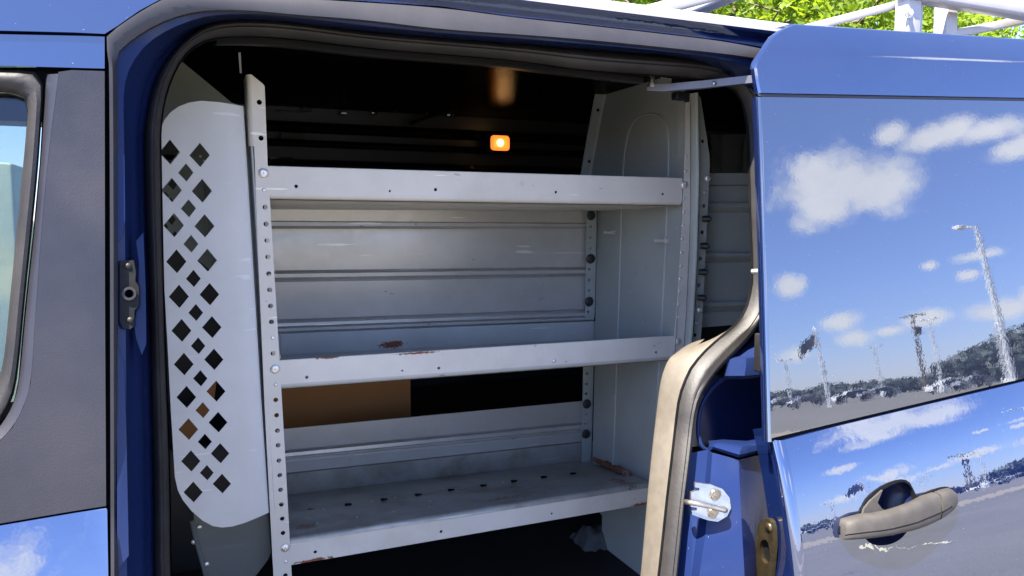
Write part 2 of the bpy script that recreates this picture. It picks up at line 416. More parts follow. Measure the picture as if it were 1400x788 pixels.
# latch receiver on the front jamb
lp = [(164,357),(183,356),(186,372),(185,384),(190,392),(190,418),(184,424),(183,446),(178,450),(169,449),(164,440)]
pts = [K(u, v, .070) for u, v in lp]
c = K(177, 401, .070)
lr = MB().sheet([(p.x, p.z) for p in pts], [circle(c.x, c.z, .0065, 14)], lambda x, z: (x, skin(z, .066), z), V((0, .03, 0))).build("latch_receiver", M['latchdark'], van)
MB().sheet(circle(c.x, c.z, .0085, 18), [circle(c.x, c.z, .0055, 14)], lambda x, z: (x, skin(z, .062), z), V((0, .006, 0))).build("latch_bush", M['rubber'], lr)
b_ = MB()
for (u, v) in ((175, 364), (178, 438)): q = K(u, v, .066); MB().dome(q, (0, -1, 0), .0042, .003).build("receiver_screw", M['rubber'], lr)

# ------------------------------------------------------------------ the sliding door, slid back along the side
B1, B2 = K(1051.5, 602.5, 0), K(1400, 519.5, 0); BS = (B2.z-B1.z)/(B2.x-B1.x)
def zbelt(x): return B1.z+BS*(x-B1.x)                                # the belt line climbs towards the rear
def up(x): return max(0, .052*(x-.93))                              # so does the top of the window
def ds(x, z, off=0.0):
    zb = zbelt(x)
    if z >= zb:
        zt = 1.74+up(x); pl = lambda q: skin(max(q, 1.1456)) if q < 1.72 else skin(1.72)+(q-1.72)*.1655
        return off+(pl(z) if z <= zt else skin(z-up(x))+pl(zt)-skin(1.74))
    return skin(z-(zb-1.1444), off)+skin(max(zb, 1.1456))-skin(1.1444)
def KD(u, v, off):
    r = ray(u, v); y = 1.05
    for _ in range(70): y = .5*y+.5*ds(r.x/r.y*y, H+r.z/r.y*y, off)
    return V((r.x/r.y*y, y, H+r.z/r.y*y))
XE = K(1050, 500, 0).x                                            # its front edge
ZB, ZW0, ZW1 = 1.1415, 1.1465, 1.737
XA = KD(1051.5, 600, 0); XB = KD(1037.5, 131, 0)
def WE(z): return XA.x+(XB.x-XA.x)*(z-XA.z)/(XB.z-XA.z)                # front edge of the window panel
XR = 2.75
door_cut = [(1182,737),(1180,722),(1184,700),(1192,684),(1205,670),(1222,660),(1236,656),(1247,664),(1252,680),(1250,700),(1244,722),(1232,738),(1214,746),(1194,746)]
cp = [KD(u, v, 0) for u, v in door_cut]; hole = [(p.x, p.y) for p in smoothc([V((p.x, p.z, 0)) for p in cp], 2)]
def edge_x(z):                                                    # the front edge below the belt swings back a little low down
    return XE+.004+ (0 if z > .93 else -(.93-z)*.10)
outer = [(edge_x(z)+.018, z) for z in [zbelt(XE)-.003-(zbelt(XE)-.453)*i/40 for i in range(41)]]
outer = [(XR, .45)]+[(XR+(edge_x(1.1)+.018-XR)*i/14, zbelt(XR+(edge_x(1.1)+.018-XR)*i/14)-.003) for i in range(14)]+outer
sd = MB().sheet(outer, [hole], lambda x, z: (x, ds(x, z), z), V((0, .006, 0)), (26, 70)).build("sliding_door", M['paint'], van, 50)
# rolled front edge of the lower skin
zs = [zbelt(XE)-.003-(zbelt(XE)-.453)*i/60 for i in range(61)]
rows = []
for k in range(9):
    t = math.pi/2*k/8
    rows.append([V((edge_x(z)+.018-.018*math.sin(t), ds(edge_x(z), z)+.012*(1-math.cos(t)), z)) for z in zs])
rows += [[V((edge_x(z)+.001, ds(edge_x(z), z)+.022, z)) for z in zs], [V((edge_x(z)+.012, ds(edge_x(z), z)+.024, z)) for z in zs], [V((edge_x(z)+.015, ds(edge_x(z), z)+.075, z)) for z in zs], [V((edge_x(z)+.2, ds(edge_x(z), z)+.08, z)) for z in zs]]
MB().loft(rows).build("door_edge", M['paint'], sd, 50)
# window panel and its rubber
zz = [ZW0+(ZW1-ZW0)*i/40 for i in range(41)]
def wrow(t):
    r_ = []
    for d in [.006, .0075, .010, .02, .06]+[.06+1.76*i/30 for i in range(1, 31)]:
        x = WE(1.14+.6*t)+d; z0 = zbelt(x)+.0025; z = z0+(ZW1+up(x)-z0)*t; r_.append(V((x, ds(x, max(z, zbelt(x)+.0005))+.001, z)))
    return r_
w = MB().loft([wrow(i/40) for i in range(41)])
w.loft([[V((WE(z)+.006, skin(z, .001), z)) for z in zz], [V((WE(z)+.0012, skin(z, .0025), z)) for z in zz], [V((WE(z), skin(z, .008), z)) for z in zz]])
w.build("window_glass", M['glass'], sd, 60)
MB().loft([[V((WE(z)-.0005, skin(z, .004), z)) for z in zz], [V((WE(z)-.003, skin(z, .002), z)) for z in zz], [V((WE(z)-.0045, skin(z, .006), z)) for z in zz], [V((WE(z)-.003, skin(z, .014), z)) for z in zz], [V((WE(z)+.03, skin(z, .02), z)) for z in zz], [V((WE(z)+.10, skin(z, .07), z)) for z in zz]]).build("window_edge", M['paint'], sd, 60)
xs_ = [XE+.004+(XR-XE-.004)*i/24 for i in range(25)]
MB().loft([[V((x, ds(x, zbelt(x)+.003)+o, zbelt(x)+dz)) for x in xs_] for dz, o in ((-.007, .006), (-.003, .006), (.001, .005), (.0022, .0045), (.0035, .003))]).build("belt_gap", M['rubber_dark'], sd)
# roof-height band of the door with its shaped front corner
edge_px = [(1038,127.5),(1035,112),(1032,90),(1034,84),(1041,74),(1050,62),(1058,52),(1070,44.5),(1080,40.5),(1090,38)]
ep = [KD(u, v, 0) for u, v in edge_px]
ZT0 = ep[0].z; ZT1 = ep[-1].z
def band_x(z):
    for a, b in zip(ep, ep[1:]):
        if a.z <= z <= b.z: return a.x+(b.x-a.x)*(z-a.z)/(b.z-a.z)
    return ep[-1].x if z > ZT1 else ep[0].x
zs = [ZT0+(ZT1-ZT0)*i/36 for i in range(37)]
NX = 24
rows = []
for z in zs:
    x0 = band_x(z); rows.append([V((x, ds(x, z+up(x))+o, z+up(x))) for x, o in [(x0, .012), (x0+.001, .004)]+[(x0+.004+d, 0) for d in (0, .0015, .004, .015)]+[(x0+.03+(XR-x0-.03)*i/NX, 0) for i in range(NX+1)]])
ztop = zs[-1]; x0 = band_x(ztop)
rows.append([V((p.x, p.y+.012, p.z+.004)) for p in rows[-1]]); rows.append([V((p.x, p.y+.05, p.z+.004)) for p in rows[-2]])
rows = [[V((p.x, p.y+.012, p.z)) for p in rows[0]]]+rows
MB().loft(rows).build("door_top_band", M['paint'], sd, 30)
MB().loft([[V((x, ds(x, min(z, 1.738)+up(x))+o, z+up(x))) for x in (XB.x-.001, XB.x+.2, XB.x+.6, XR)] for z, o in ((ZW1-.001, .006), (ZW1+.003, .009), (ZT0-.004, .009))]).build("window_rubber", M['rubber_dark'], sd)
MB().loft([[V((x, ds(x, min(z, 1.739)+up(x))+o, z+up(x))) for x in (XB.x, XB.x+.2, XB.x+.6, XR)] for z, o in ((ZT0-.0065, .008), (ZT0-.0055, .002), (ZT0-.001, .003), (ZT0+.0005, .008))]).build("window_trim", M['strip'], sd)
# handle cup
hc = V((sum(p[0] for p in hole)/len(hole), 0, sum(p[1] for p in hole)/len(hole)))
rows = []
for k in range(8):
    t = k/7; s_ = math.cos(t*math.pi/2)**.55 if k < 7 else .02; dd = .045*math.sin(t*math.pi/2)
    rows.append([V((hc.x+(x-hc.x)*s_, ds(x, z)*(1-t)+ds(hc.x, hc.z)*t+dd, hc.z+(z-hc.z)*s_)) for x, z in hole])
MB().loft(rows, True).build("handle_cup", M['cup'], sd, 60)
# the handle: grip bar, key cover, dark gasket
sec = [(1147.5,716,735.5),(1152,711,736.5),(1163,707.5,736.5),(1179.5,703.5,735.5),(1196,702,733.5),(1212.5,699,731),(1229,694,727.5),(1245.5,688,724),(1262,679,718.5),(1278,674,711)]
sec2 = [(1281,673.5,709.5),(1290,669.5,703),(1297,667.5,697),(1301,671,690)]
def bar(sec, offs, mb, in_off=.012):
    rows = []
    for (u, a, b), o in zip(sec, offs):
        t_, b_ = KD(u, a, o+.004), KD(u, b, o+.004); mid = (t_+b_)/2; h = (t_-b_)/2; ring = []
        for k in range(18):
            th = 2*math.pi*k/18; ct, st = math.cos(th), math.sin(th)
            ex = math.copysign(abs(ct)**.6, ct); ey = math.copysign(abs(st)**.6, st)
            depth = .013 if ey < 0 else in_off
            ring.append(mid+h*ex+V((0, ey*depth, 0)))
        rows.append(ring)
    return mb.loft(rows, True, True)
offs = [-.004,-.009,-.014,-.020,-.024,-.026,-.026,-.024,-.020,-.014]
hd = bar(sec, offs, MB()).build("door_handle", M['handle'], sd, 50)
bar(sec2, [-.013,-.011,-.008,-.004], MB()).build("key_cover", M['handle'], sd, 50)
st = [(1176,690,706),(1184,682,707),(1196,676,706),(1204,672,700)]
pl = [(1174,707),(1178,694),(1186,684),(1203,669),(1196,686),(1202,694),(1214,699),(1210,706)]
pts = [KD(u, v, 0) for u, v in pl]
MB().sheet([(p.x, p.z) for p in pts], [], lambda x, z: (x, ds(x, z, -.006), z), V((0, .03, 0)), (6, 6)).build("handle_foot", M['handle'], sd, 30)
ln = []
for (u, a, b), o in list(zip(sec, offs))+[((1283,672.5,708.5), -.0125), ((1293,669,700.5), -.010)]:
    t_, b_ = KD(u, a, o+.004), KD(u, b, o+.004); mid = (t_+b_)/2; h = (t_-b_)/2
    ln.append(mid+h*(-abs(math.cos(math.radians(262)))**.6*.9)+V((0, -.0128, 0)))
MB().tube(ln, .0010, 6).build("handle_seam", M['rubber_dark'], sd)
gk = [(1145.5,727),(1149,714),(1158,706.5),(1175,701),(1181.5,684),(1192,673),(1209,661.5),(1228,655),(1241,656.5),(1248.5,671),(1252,679),(1266,672.5),(1283,666.5),(1294,665),(1300,668),(1303,676),(1302,690),(1290,699),(1260,714),(1215,729),(1160,735.5),(1149,734)]
pts = smoothc([V((u, v, 0)) for u, v in gk], 1); pts = [KD(p.x, p.y, 0) for p in pts]
inner = [(hc.x+(x-hc.x)*.985, hc.z+(z-hc.z)*.985) for x, z in hole]
gko = [(p.x, p.z) for p in pts]
clip = [p for p in inner if pip(p[0], p[1], gko)]
cutp = smoothc([V((p.x, p.z, 0)) for p in [KD(u, v, 0) for u, v in [(1182,725),(1183,700),(1195,678),(1210,666),(1232,657),(1244,664),(1249,680),(1246,700),(1236,716),(1205,726)]]], 1)
MB().sheet(gko, [[(p.x, p.y) for p in cutp]], lambda x, z: (x, ds(x, z, -.0025), z), V((0, .006, 0)), (14, 10)).build("handle_gasket", M['rubber_dark'], sd)
# latch on the front face of the door
def FX(u, v, x): return PX(u, v, x)
xf = edge_x(.95)+.004
lt = [(1035,788),(1035,745),(1039,716),(1043,710),(1052,708),(1058,716),(1060,740),(1058,765),(1055,800),(1036,800)]
pts = smoothc([PX(u, v, xf) for u, v in lt], 1)
slot = smoothc([PX(u, v, xf) for u, v in [(1041,740),(1049,736),(1054,745),(1056,765),(1050,772),(1042,762)]], 1)
lat = MB().sheet([(p.y, p.z) for p in pts], [[(p.y, p.z) for p in slot]], lambda y, z: (xf-.004, y, z), V((.010, 0, 0))).build("door_latch", M['bronze'], sd)
MB().sheet([(p.y, p.z) for p in slot], [], lambda y, z: (xf+.004, y, z), V((.004, 0, 0))).build("latch_slot", M['rubber_dark'], sd)
q = PX(1051, 721, xf-.004); MB().dome(q, (-1, 0, 0), .008, .004).build("latch_screw", M['bronze'], sd)

# ------------------------------------------------------------------ rear jamb with the striker
def quadgrid(mb, rows_px, n=1):
    mb.loft([[K(u, v, o) for (u, v, o) in r] for r in rows_px]); return mb
j = MB()                                                          # dark wall beside the seal, then the sunlit face, ridge, shaded face
Lc = [(958,520,.155),(948,571,.155),(942,620,.155),(936,677,.155),(929,734,.155),(923,788,.155),(910,930,.155)]
Lb = [(975,520,.15),(966,571,.15),(968,615,.14),(962,677,.135),(952,734,.13),(945,788,.13),(930,930,.13)]
La = [(985,520,.14),(975,571,.14),(974,619,.118),(971,660,.112),(964,734,.108),(956,788,.105),(940,930,.10)]
Rg = [(1010,520,.14),(1010,571,.14),(1010,629,.078),(1012,677,.075),(1015,734,.072),(1018,788,.070),(1022,930,.066)]
Rs = [(1046,520,.13),(1046,571,.13),(1048,620,.125),(1046,677,.12),(1042,734,.115),(1037,788,.11),(1030,930,.10)]
Rt = [(1080, b_, .17) for a_, b_, c_ in Rs]
cols = [Lc, Lb, La, Rg, Rs, Rt]
for A, B in zip(cols, cols[1:]):
    a = resample([K(*p) for p in A[2:]], 24); b = resample([K(*p) for p in B[2:]], 24)
    j.loft([[p.lerp(q, t) for p, q in zip(a, b)] for t in (0, .06, .5, .94, 1)])
rj = j.build("rear_jamb", M['jamb'], van, 25)
# pocket above it with rounded rim, ledge and upper sill
MB().loft([[K(u, v, o) for u, v, o in r] for r in (
    [(968,618,.150),(974,614,.118),(1010,626,.072),(1050,616,.112)],
    [(968,612,.150),(975,611,.110),(1011,622,.066),(1051,613,.106)],
    [(969,609,.150),(978,607.5,.108),(1012,617,.068),(1052,609,.106)],
    [(970,607,.150),(985,604.5,.115),(1016,610,.080),(1053,604,.108)],
    [(968,603,.160),(990,601,.150),(1020,603,.140),(1054,597,.140)])]).build("jamb_ledge", M['jamb'], rj, 40)
MB().loft([[K(u, v, o) for u, v, o in r] for r in (
    [(996,489,.150),(1022,472,.150),(1054,440,.150)], [(996,490,.135),(1024,486,.115),(1055,478,.110)],
    [(994,492,.132),(1020,490,.100),(1056,486,.095)], [(993,500,.132),(1020,500,.098),(1056,496,.094)],
    [(990,514,.135),(1018,514,.100),(1056,511,.096)], [(986,518,.145),(1016,518,.108),(1056,515,.104)], [(986,520,.19),(1016,521,.19),(1056,518,.19)])]).build("jamb_ledge", M['jamb'], rj, 40)
MB().loft([[K(u, v, o) for u, v, o in r] for r in (
    [(950,515,.16),(1000,512,.20),(1060,508,.20)], [(950,560,.16),(985,560,.22),(1060,556,.22)], [(942,612,.16),(980,606,.21),(1060,600,.21)])]).build("jamb_pocket", M['jamb'], rj, 40)
rim = [K(u, v, .149) for u, v in [(1000,514),(985,520),(970,535),(958,556),(954,580),(955,600),(960,612),(968,616)]]
MB().tube(smooth(rim, 2), .004, 8).build("pocket_rim", M['jamb'], rj, 60)
# side wall behind the door (rear quarter)
MB().loft([[V((x, skin(z, .17), z)) for x in (1.08, 1.6, XR)] for z in (.45, .8, 1.1, 1.4, 1.7, 1.86)]).build("rear_quarter", M['jamb'], van)
# striker
sp = [(957,663.5),(975,664.5),(988,669),(996,680),(998,694),(994,706),(984,715),(973,714.5),(955,709),(954,703),(960,702.5),(960,698.5),(953,698),(953,678),(958,675),(962,674),(962,670.5),(957,670)]
sc_ = [K(u, v, .084) for u, v in sp]
stq = MB().sheet([(p.x, p.z) for p in sc_], [], lambda x, z: (x, skin(z, .084)-(x-sc_[2].x)*.30, z), V((.001, .005, 0))).build("striker", M['zinc'], van)
def onst(u, v, d=0.0): p = K(u, v, .084); return V((p.x, p.y-(p.x-sc_[2].x)*.30-d, p.z))
MB().tube(smooth([onst(990,696,.001), onst(986,695,.016), onst(976,692,.019), onst(955,688,.022), onst(947,688,.018), onst(944,690,.008), onst(950,693,-.006)], 2), .0045, 10).build("striker_loop", M['zinc'], stq, 60)
mb = MB()
for u, v in ((980,677.5),(978,703)): MB().cyl(onst(u, v, -.001), onst(u, v, .0035), .010, 18).cyl(onst(u, v, .0034), onst(u, v, .0045), .0045, 6).build("striker_bolt", M['zinc'], stq, 30)
# beige trim inside the rear edge of the opening
T1 = [(985,456),(967,470),(944,477),(929,486),(916,505),(910,540),(906,580),(899,640),(891,700),(884,788),(868,930)]
T0 = [(955,472),(939,476),(917,488),(911,500),(904,520),(899,560),(893,610),(886,680),(877,788),(862,930)]
T2 = [(1000,448),(978,465),(955,490),(938,516),(930,545),(926,575),(921,620),(914,677),(908,734),(902,788),(886,930)]
t0, t2 = crv(T0, .208, 60), crv(T2, .160, 60)
MB().loft([[p+V((.06, .06, 0)) for p in t0], [p+V((.010, .012, 0)) for p in t0], [p+V((.001, .004, 0)) for p in t0], t0]+[[p.lerp(q, t)+V((-.002*math.sin(t*3.14), -.006*math.sin(t*3.14), 0)) for p, q in zip(t0, t2)] for t in (.12, .25, .5, .75, .9)]+[t2]).build("jamb_trim", M['jambtrim'], van, 40)
# header trim and shiny flange inside the top of the opening
hp = crv([(296,50),(343,50),(400,54),(500,67),(600,75),(700,83),(800,97),(880,106)], .20, 50)
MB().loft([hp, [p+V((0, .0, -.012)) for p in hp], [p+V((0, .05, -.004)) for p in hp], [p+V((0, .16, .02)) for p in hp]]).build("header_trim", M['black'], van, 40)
# hinge arm of the door
arm = [PY(u, v, y) for u, v, y in ((886,120,1.33),(905,121,1.31),(925,119.5,1.29),(945,117.5,1.27),(965,116,1.25),(1000,112,1.21),(1042,107.5,1.17))]
ha = MB().tube(smooth(arm, 1), .005, sq=[(-.007,-.007),(.007,-.007),(.007,.007),(-.007,.007)]).build("door_arm", M['armgrey'], van, 30)
a0 = PY(891, 117, 1.325); mb = MB(); mb.cyl(a0, a0+V((0, 0, .020)), .0062, 16); mb.cyl(a0+V((0, 0, -.004)), a0+V((0, 0, .004)), .010, 16); mb.build("arm_pin", M['zinc'], ha, 40)
mb = MB(); a1 = PY(932, 107, 1.31); a2 = PY(932, 132, 1.31)
mb.box(a1+V((-.012,-.0,-.010)), a1+V((.018,.02,.008)), .003); mb.box(a2+V((-.012,0,-.006)), a2+V((.018,.02,.010)), .003); mb.box(a1+V((.016,.004,-.045)), a1+V((.024,.014,.005)), .002)
mb.build("arm_roller", M['latchdark'], ha, 30)
q = PY(975, 114.5, 1.232); MB().dome(q+V((0,-.004,0)), (0, -1, .15), .0045, .003).build("arm_rivet", M['zinc'], ha, 60)
q = K(1037, 371, .06); MB().cyl(K(1029, 371.5, .075), K(1046, 370.5, .045), .0045, 12).build("door_stop_pin", M['bolt'], van, 40)
q0 = [(1041,453),(1046,450),(1048,500),(1042,500)]
MB().box(K(1043,480,.06)+V((-.004,-.01,-.04)), K(1043,480,.06)+V((.006,.02,.03)), .003).build("rubber_buffer", M['rubber'], van, 30)

# ------------------------------------------------------------------ inside
FW = lambda z: 2.66-max(0, z-1.1)*.16                             # far wall of the hold
XP = -.16                                                         # behind the cab
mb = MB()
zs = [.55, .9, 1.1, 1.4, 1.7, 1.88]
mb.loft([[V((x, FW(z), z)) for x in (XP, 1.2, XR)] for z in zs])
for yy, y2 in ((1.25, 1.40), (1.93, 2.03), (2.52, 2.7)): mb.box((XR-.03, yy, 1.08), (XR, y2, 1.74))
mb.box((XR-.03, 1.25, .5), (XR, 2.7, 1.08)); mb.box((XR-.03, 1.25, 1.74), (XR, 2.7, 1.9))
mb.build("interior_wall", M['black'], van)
for yy, y2 in ((1.39, 1.94), (2.02, 2.53)): MB().box((XR-.02, yy, 1.07), (XR-.015, y2, 1.75)).build("added_rear_window", M['clear'], van)  # unseen rear windows, added to let skylight onto the second shelving
mb = MB()
for z, r in ((1.815, .018), (1.765, .012), (1.70, .016), (1.655, .010)):
    MB().tube([(XP+.1, FW(z)-.004, z), (XR, FW(z)-.004, z)], r, 8).build("wall_rib", M['blackgloss'], van, 30)
mb = MB()
random.seed(5)
for (u, v, w_, h_, tl) in ((398,136,30,14,.5),(420,150,12,5,.4),(432,130,8,4,.4),(442,139,12,4,.6),(400,186,30,7,.6),(385,219,30,7,.7),(470,155,8,5,.4),(512,155,8,4,.5),(540,146,3,14,.2),(584,150,3,14,.2),(562,148,6,5,.5),(616,158,10,5,.5),(660,130,6,4,.5)):
    y = FW(1.72)-.06; p = PY(u, v, y); s_ = y/1000
    bm_ = M['rubber'] if (u, v) in ((420,150),(400,186),(442,139),(540,146)) else M['blackgloss']
    MB().box((-w_*s_/2, -.002, -h_*s_/2), (w_*s_/2, .002, h_*s_/2), .0015, Matrix.Translation(p) @ Matrix.Rotation(.03+tl*.28, 4, 'X') @ Matrix.Rotation(random.uniform(-.15, .25), 4, 'Z')).build("wall_glint", bm_, van, 30)  # added plates tilted to mirror outdoors; the paler ones imitate glints
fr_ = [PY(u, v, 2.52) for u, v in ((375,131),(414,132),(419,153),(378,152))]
for a_, b_ in ((0, 1), (1, 2), (3, 2)): MB().tube([fr_[a_], fr_[b_]], (.009 if a_ == 0 else .003), 6).build("wall_glint", M['armgrey'], van, 30)  # pale grey bars drawn in place of a rectangular reflection
path = [PY(u, v, 2.45) for u, v in ((560,170),(590,158),(620,152),(645,140),(680,126),(720,120),(770,112))]
MB().tube(smooth(path, 2), .006, 8).build("wiring_harness", M['rubber_dark'], van, 60)
# dome lamp
dl = PY(683, 196, FW(1.77)-.075)
dm = MB().box(dl+V((-.040,0,-.030)), dl+V((.040,.05,.030)), .010).build("dome_light", M['latchdark'], van, 40)
M['lens'] = glow("lit_amber_lens", (1, .34, .05), .14); M['bulb'] = glow("hot_bulb", (1, .58, .18), 1.0)
MB().box(dl+V((-.034,-.012,-.025)), dl+V((.034,.004,.025)), .011).build("lamp_lens", M['lens'], dm, 50)
MB().dome(dl+V((-.002,-.0125,.000)), (0, -1, 0), .013, .004).build("lamp_bulb", M['bulb'], dm, 60)
ld = bpy.data.lights.new("dome_lamp", 'POINT'); ld.energy = .03; ld.color = (1, .55, .2); ld.shadow_soft_size = .03
lo = bpy.data.objects.new("dome_lamp", ld); COL.objects.link(lo); lo.location = dl+V((0, -.05, .0)); hang(lo, van)
MB().box((XFR, 1.16, .50), (XR, 2.72, .56)).build("cargo_floor", M['floor'], van)
# cab: far door with window, dark dash
mb = MB()
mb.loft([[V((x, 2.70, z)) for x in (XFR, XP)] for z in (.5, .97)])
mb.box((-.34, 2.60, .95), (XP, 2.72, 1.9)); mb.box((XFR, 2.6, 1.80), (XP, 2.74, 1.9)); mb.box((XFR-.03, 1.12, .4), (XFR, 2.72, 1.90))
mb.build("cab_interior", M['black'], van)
MB().loft([[V((x, 2.705, .965)) for x in (XFR, -.34)], [V((x, 2.60, 1.81)) for x in (XFR, -.34)]]).build("far_window_glass", M['clear'], van)
# small floor and crumpled cloth seen below the bottom shelf
random.seed(3)
c0 = PY(808, 784, 1.92); mb = MB(); rows = []
for i in range(15):
    r = []
    for jx in range(19):
        x = c0.x-.03+.12*jx/18; y = c0.y-.03+.12*i/14; e = (1-((jx-9)/9.5)**2)*(1-((i-7)/7.5)**2)
        r.append(V((x, y, .56+max(0, e)*.05+.022*mnoise.noise(V((x*34, y*34, 3))))))
    rows.append(r)
cl = MB().loft(rows).build("crumpled_cloth", simple("grey_cloth", (.07, .075, .08), .8, 0, 1.4, .2, 30), None, 60)
tag(cl, "crumpled grey cloth on the cargo floor beneath the lowest shelf", "cloth")
# ================================================================== SHELVING
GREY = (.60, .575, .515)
pA = Sp(531, 470, .33); pB = Sp(590, 474, .30); pC = Sp(440, 482, .2)
DB = .42                                                          # depth of the shelving
def Bp(u, v, d=0.0): return Sp(u, v, DB+d)
su = thing("shelving_unit", (.62, 1.75, .56), "grey steel van shelving with three lipped shelves and ribbed back panels", "shelving")
def plane2(dy): return lambda x, z: V((x, splane(z, dy), z))
TH = V((0, .0022, 0))
M['post'] = sheet_metal("grey_post_steel", GREY, .4, [], .9)
M['shelf'] = sheet_metal("grey_shelf_steel", GREY, .4, [], .9)
M['lipmid'] = sheet_metal("chipped_shelf_steel", GREY, .4, [(tuple(Sp(450, 489)), (.03, .05, .0035)), (tuple(Sp(570, 483)), (.06, .05, .003))], .9)
M['liplow'] = sheet_metal("rusty_lip_steel", GREY, .4, [(tuple(Sp(876, 690)), (.035, .05, .006)), (tuple(Sp(640, 737)), (.08, .05, .005)), (tuple(Sp(430, 766)), (.05, .05, .005))], .8)
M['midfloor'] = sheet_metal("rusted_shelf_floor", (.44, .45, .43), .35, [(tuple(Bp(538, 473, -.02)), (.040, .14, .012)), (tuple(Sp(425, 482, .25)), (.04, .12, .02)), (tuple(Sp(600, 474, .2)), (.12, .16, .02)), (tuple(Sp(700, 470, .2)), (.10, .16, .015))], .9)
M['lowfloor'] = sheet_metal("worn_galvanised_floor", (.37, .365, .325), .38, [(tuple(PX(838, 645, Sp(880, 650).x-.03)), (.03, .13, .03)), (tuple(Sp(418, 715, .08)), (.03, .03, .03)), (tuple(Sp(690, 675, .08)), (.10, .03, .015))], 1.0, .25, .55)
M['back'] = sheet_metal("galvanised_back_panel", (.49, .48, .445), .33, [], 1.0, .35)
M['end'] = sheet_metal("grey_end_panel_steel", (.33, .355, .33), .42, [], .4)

def shelf(name_mat_floor, lipmat, tl, tr, bl, br, bkl, bkr, upl, upr, mode, hl, screws, floorholes=False):
    """tl..br: lip corners in the photograph; bkl, bkr: back edge of the floor; upl, upr: top of the rear upstand"""
    TL, TR, BL, BR = Sp(*tl), Sp(*tr), Sp(*bl), Sp(*br)
    bL, bR, uL, uR = Bp(*bkl), Bp(*bkr), Bp(*upl, -.004), Bp(*upr, -.004)
    r = .011
    fr = BL if mode == 'up' else TL; frr = BR if mode == 'up' else TR
    mb = MB()
    # floor with rounded front bend
    sgn = 1 if mode == 'up' else -1
    n = 20
    def row(a, b): return [a.lerp(b, i/n) for i in range(n+1)]
    rows = []
    for k in range(7):
        t = math.pi/2*k/6
        off = V((0, r*(1-math.cos(t)), sgn*r*(1-math.sin(t))))
        rows.append(row(fr+off, frr+off))
    nb = 14
    a0, b0 = fr+V((0, r*1.2, 0)), frr+V((0, r*1.2, 0))
    for k in range(1, nb+1):
        t = k/nb; rr = []
        for i in range(n+1):
            p = a0.lerp(b0, i/n).lerp(bL.lerp(bR, i/n), t)
            p.z += .0035*math.sin(i*.9+k)*math.sin(math.pi*t)*.5 - .004*math.sin(math.pi*t)*math.sin(math.pi*i/n)
            rr.append(p)
        rows.append(rr)
    if floorholes:
        mb.loft(rows)
    else: mb.loft(rows)
    low = [[p+V((0, .002, -.0018)) for p in r_] for r_ in rows[6:]]
    mb.loft(low)
    up = [row(bL, bR), row(bL.lerp(uL, .08)+V((0, -.002, 0)), bR.lerp(uR, .08)+V((0, -.002, 0))), row(uL, uR), row(uL+V((0, .003, 0)), uR+V((0, .003, 0)))]
    mb.loft(up)
    sh = mb.build("shelf", name_mat_floor, su, 40)
    # lip
    d = r*sgn
    lo = [(BL.x, BL.z+(r if mode == 'up' else 0)), (BR.x, BR.z+(r if mode == 'up' else 0)), (TR.x, TR.z-(0 if mode == 'up' else r)), (TL.x, TL.z-(0 if mode == 'up' else r))]
    hs = []
    for (u, v, rad) in hl: q = Sp(u, v); hs.append(circle(q.x, q.z, rad*1.5/1000*1.05, 12))
    fm = plane2(0)
    lip = MB().sheet(lo, hs, fm, TH)
    rr = []
    e0, e1 = (TL, TR) if mode == 'up' else (BL, BR)
    for k in range(6):                                            # hemmed free edge
        t = math.pi*k/5; o = V((0, .003*(1-math.cos(t))*.8, sgn*(-.0015)+sgn*.0025*math.sin(t)))
        rr.append(row(e0+o, e1+o))
    lip.loft(rr)
    lip.loft([row(e0+V((0, .0048, 0)), e1+V((0, .0048, 0))), row(e0+V((0, .005, -sgn*.012)), e1+V((0, .005, -sgn*.012)))])
    lp = lip.build("front_lip", lipmat, sh, 30)
    for (u, v, rad) in screws:
        q = Sp(u, v); MB().dome(q+V((0, -.001, 0)), (0, -1, -.1), rad/700, .0025).build("lip_screw", M['bolt'], sh, 60)
    return sh, (TL, TR, bL, bR)
sh1, _ = shelf(M['shelf'], M['shelf'], (366,227.5), (933,244), (368,272), (932,281), (372,285.5), (816,288), (372,279), (816,281.5), 'up',
    [(405,255,2.2), (533,261.5,1.5), (595.5,259.5,2.2), (760,263,2.0), (906,265.5,2.0), (840,247,.8)], [])
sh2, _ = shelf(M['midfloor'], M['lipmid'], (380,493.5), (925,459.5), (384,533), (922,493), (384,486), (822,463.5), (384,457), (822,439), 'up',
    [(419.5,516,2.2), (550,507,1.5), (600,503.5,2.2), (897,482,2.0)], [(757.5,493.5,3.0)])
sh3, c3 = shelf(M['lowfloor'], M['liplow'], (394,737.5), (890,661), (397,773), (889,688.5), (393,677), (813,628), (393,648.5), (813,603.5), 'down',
    [(431,755,2.3), (603,727,2.2), (754.5,702.5,1.8), (868,683,1.2)], [])
# punched slots and screw heads on the lowest shelf floor
def on3(u, v):                                                    # a point on the lowest floor
    TL, TR, bL, bR = c3; nrm = (TR-TL).cross(bL-TL).normalized(); r = ray(u, v); o = V((0, 0, H)); t = (TL-o).dot(nrm)/r.dot(nrm); return o+r*t
for u, v in ((424,697),(475,689.5),(524,682.5),(571,676),(616,669.5),(660,663.5),(702,657.5),(743,652),(783,647)):
    p = on3(u, v); MB().box(p+V((-.0065, -.004, -.0035)), p+V((.0035, .004, .0015)), .001).box(p+V((.001, -.003, -.003)), p+V((.010, .002, .0008)), .0005).build("floor_slot", M['rubber_dark'], sh3, 30)
for u, v in ((407,701),(442,696),(424,690),(434,716),(488,708),(508,686),(540,681),(587,693),(538,700),(632,668),(588,686),(688,660)):
    p = on3(u, v); MB().dome(p+V((0, 0, .0005)), (0, 0, 1), .0020, .0014, 8).build("floor_rivet", M['bolt'], sh3, 60)
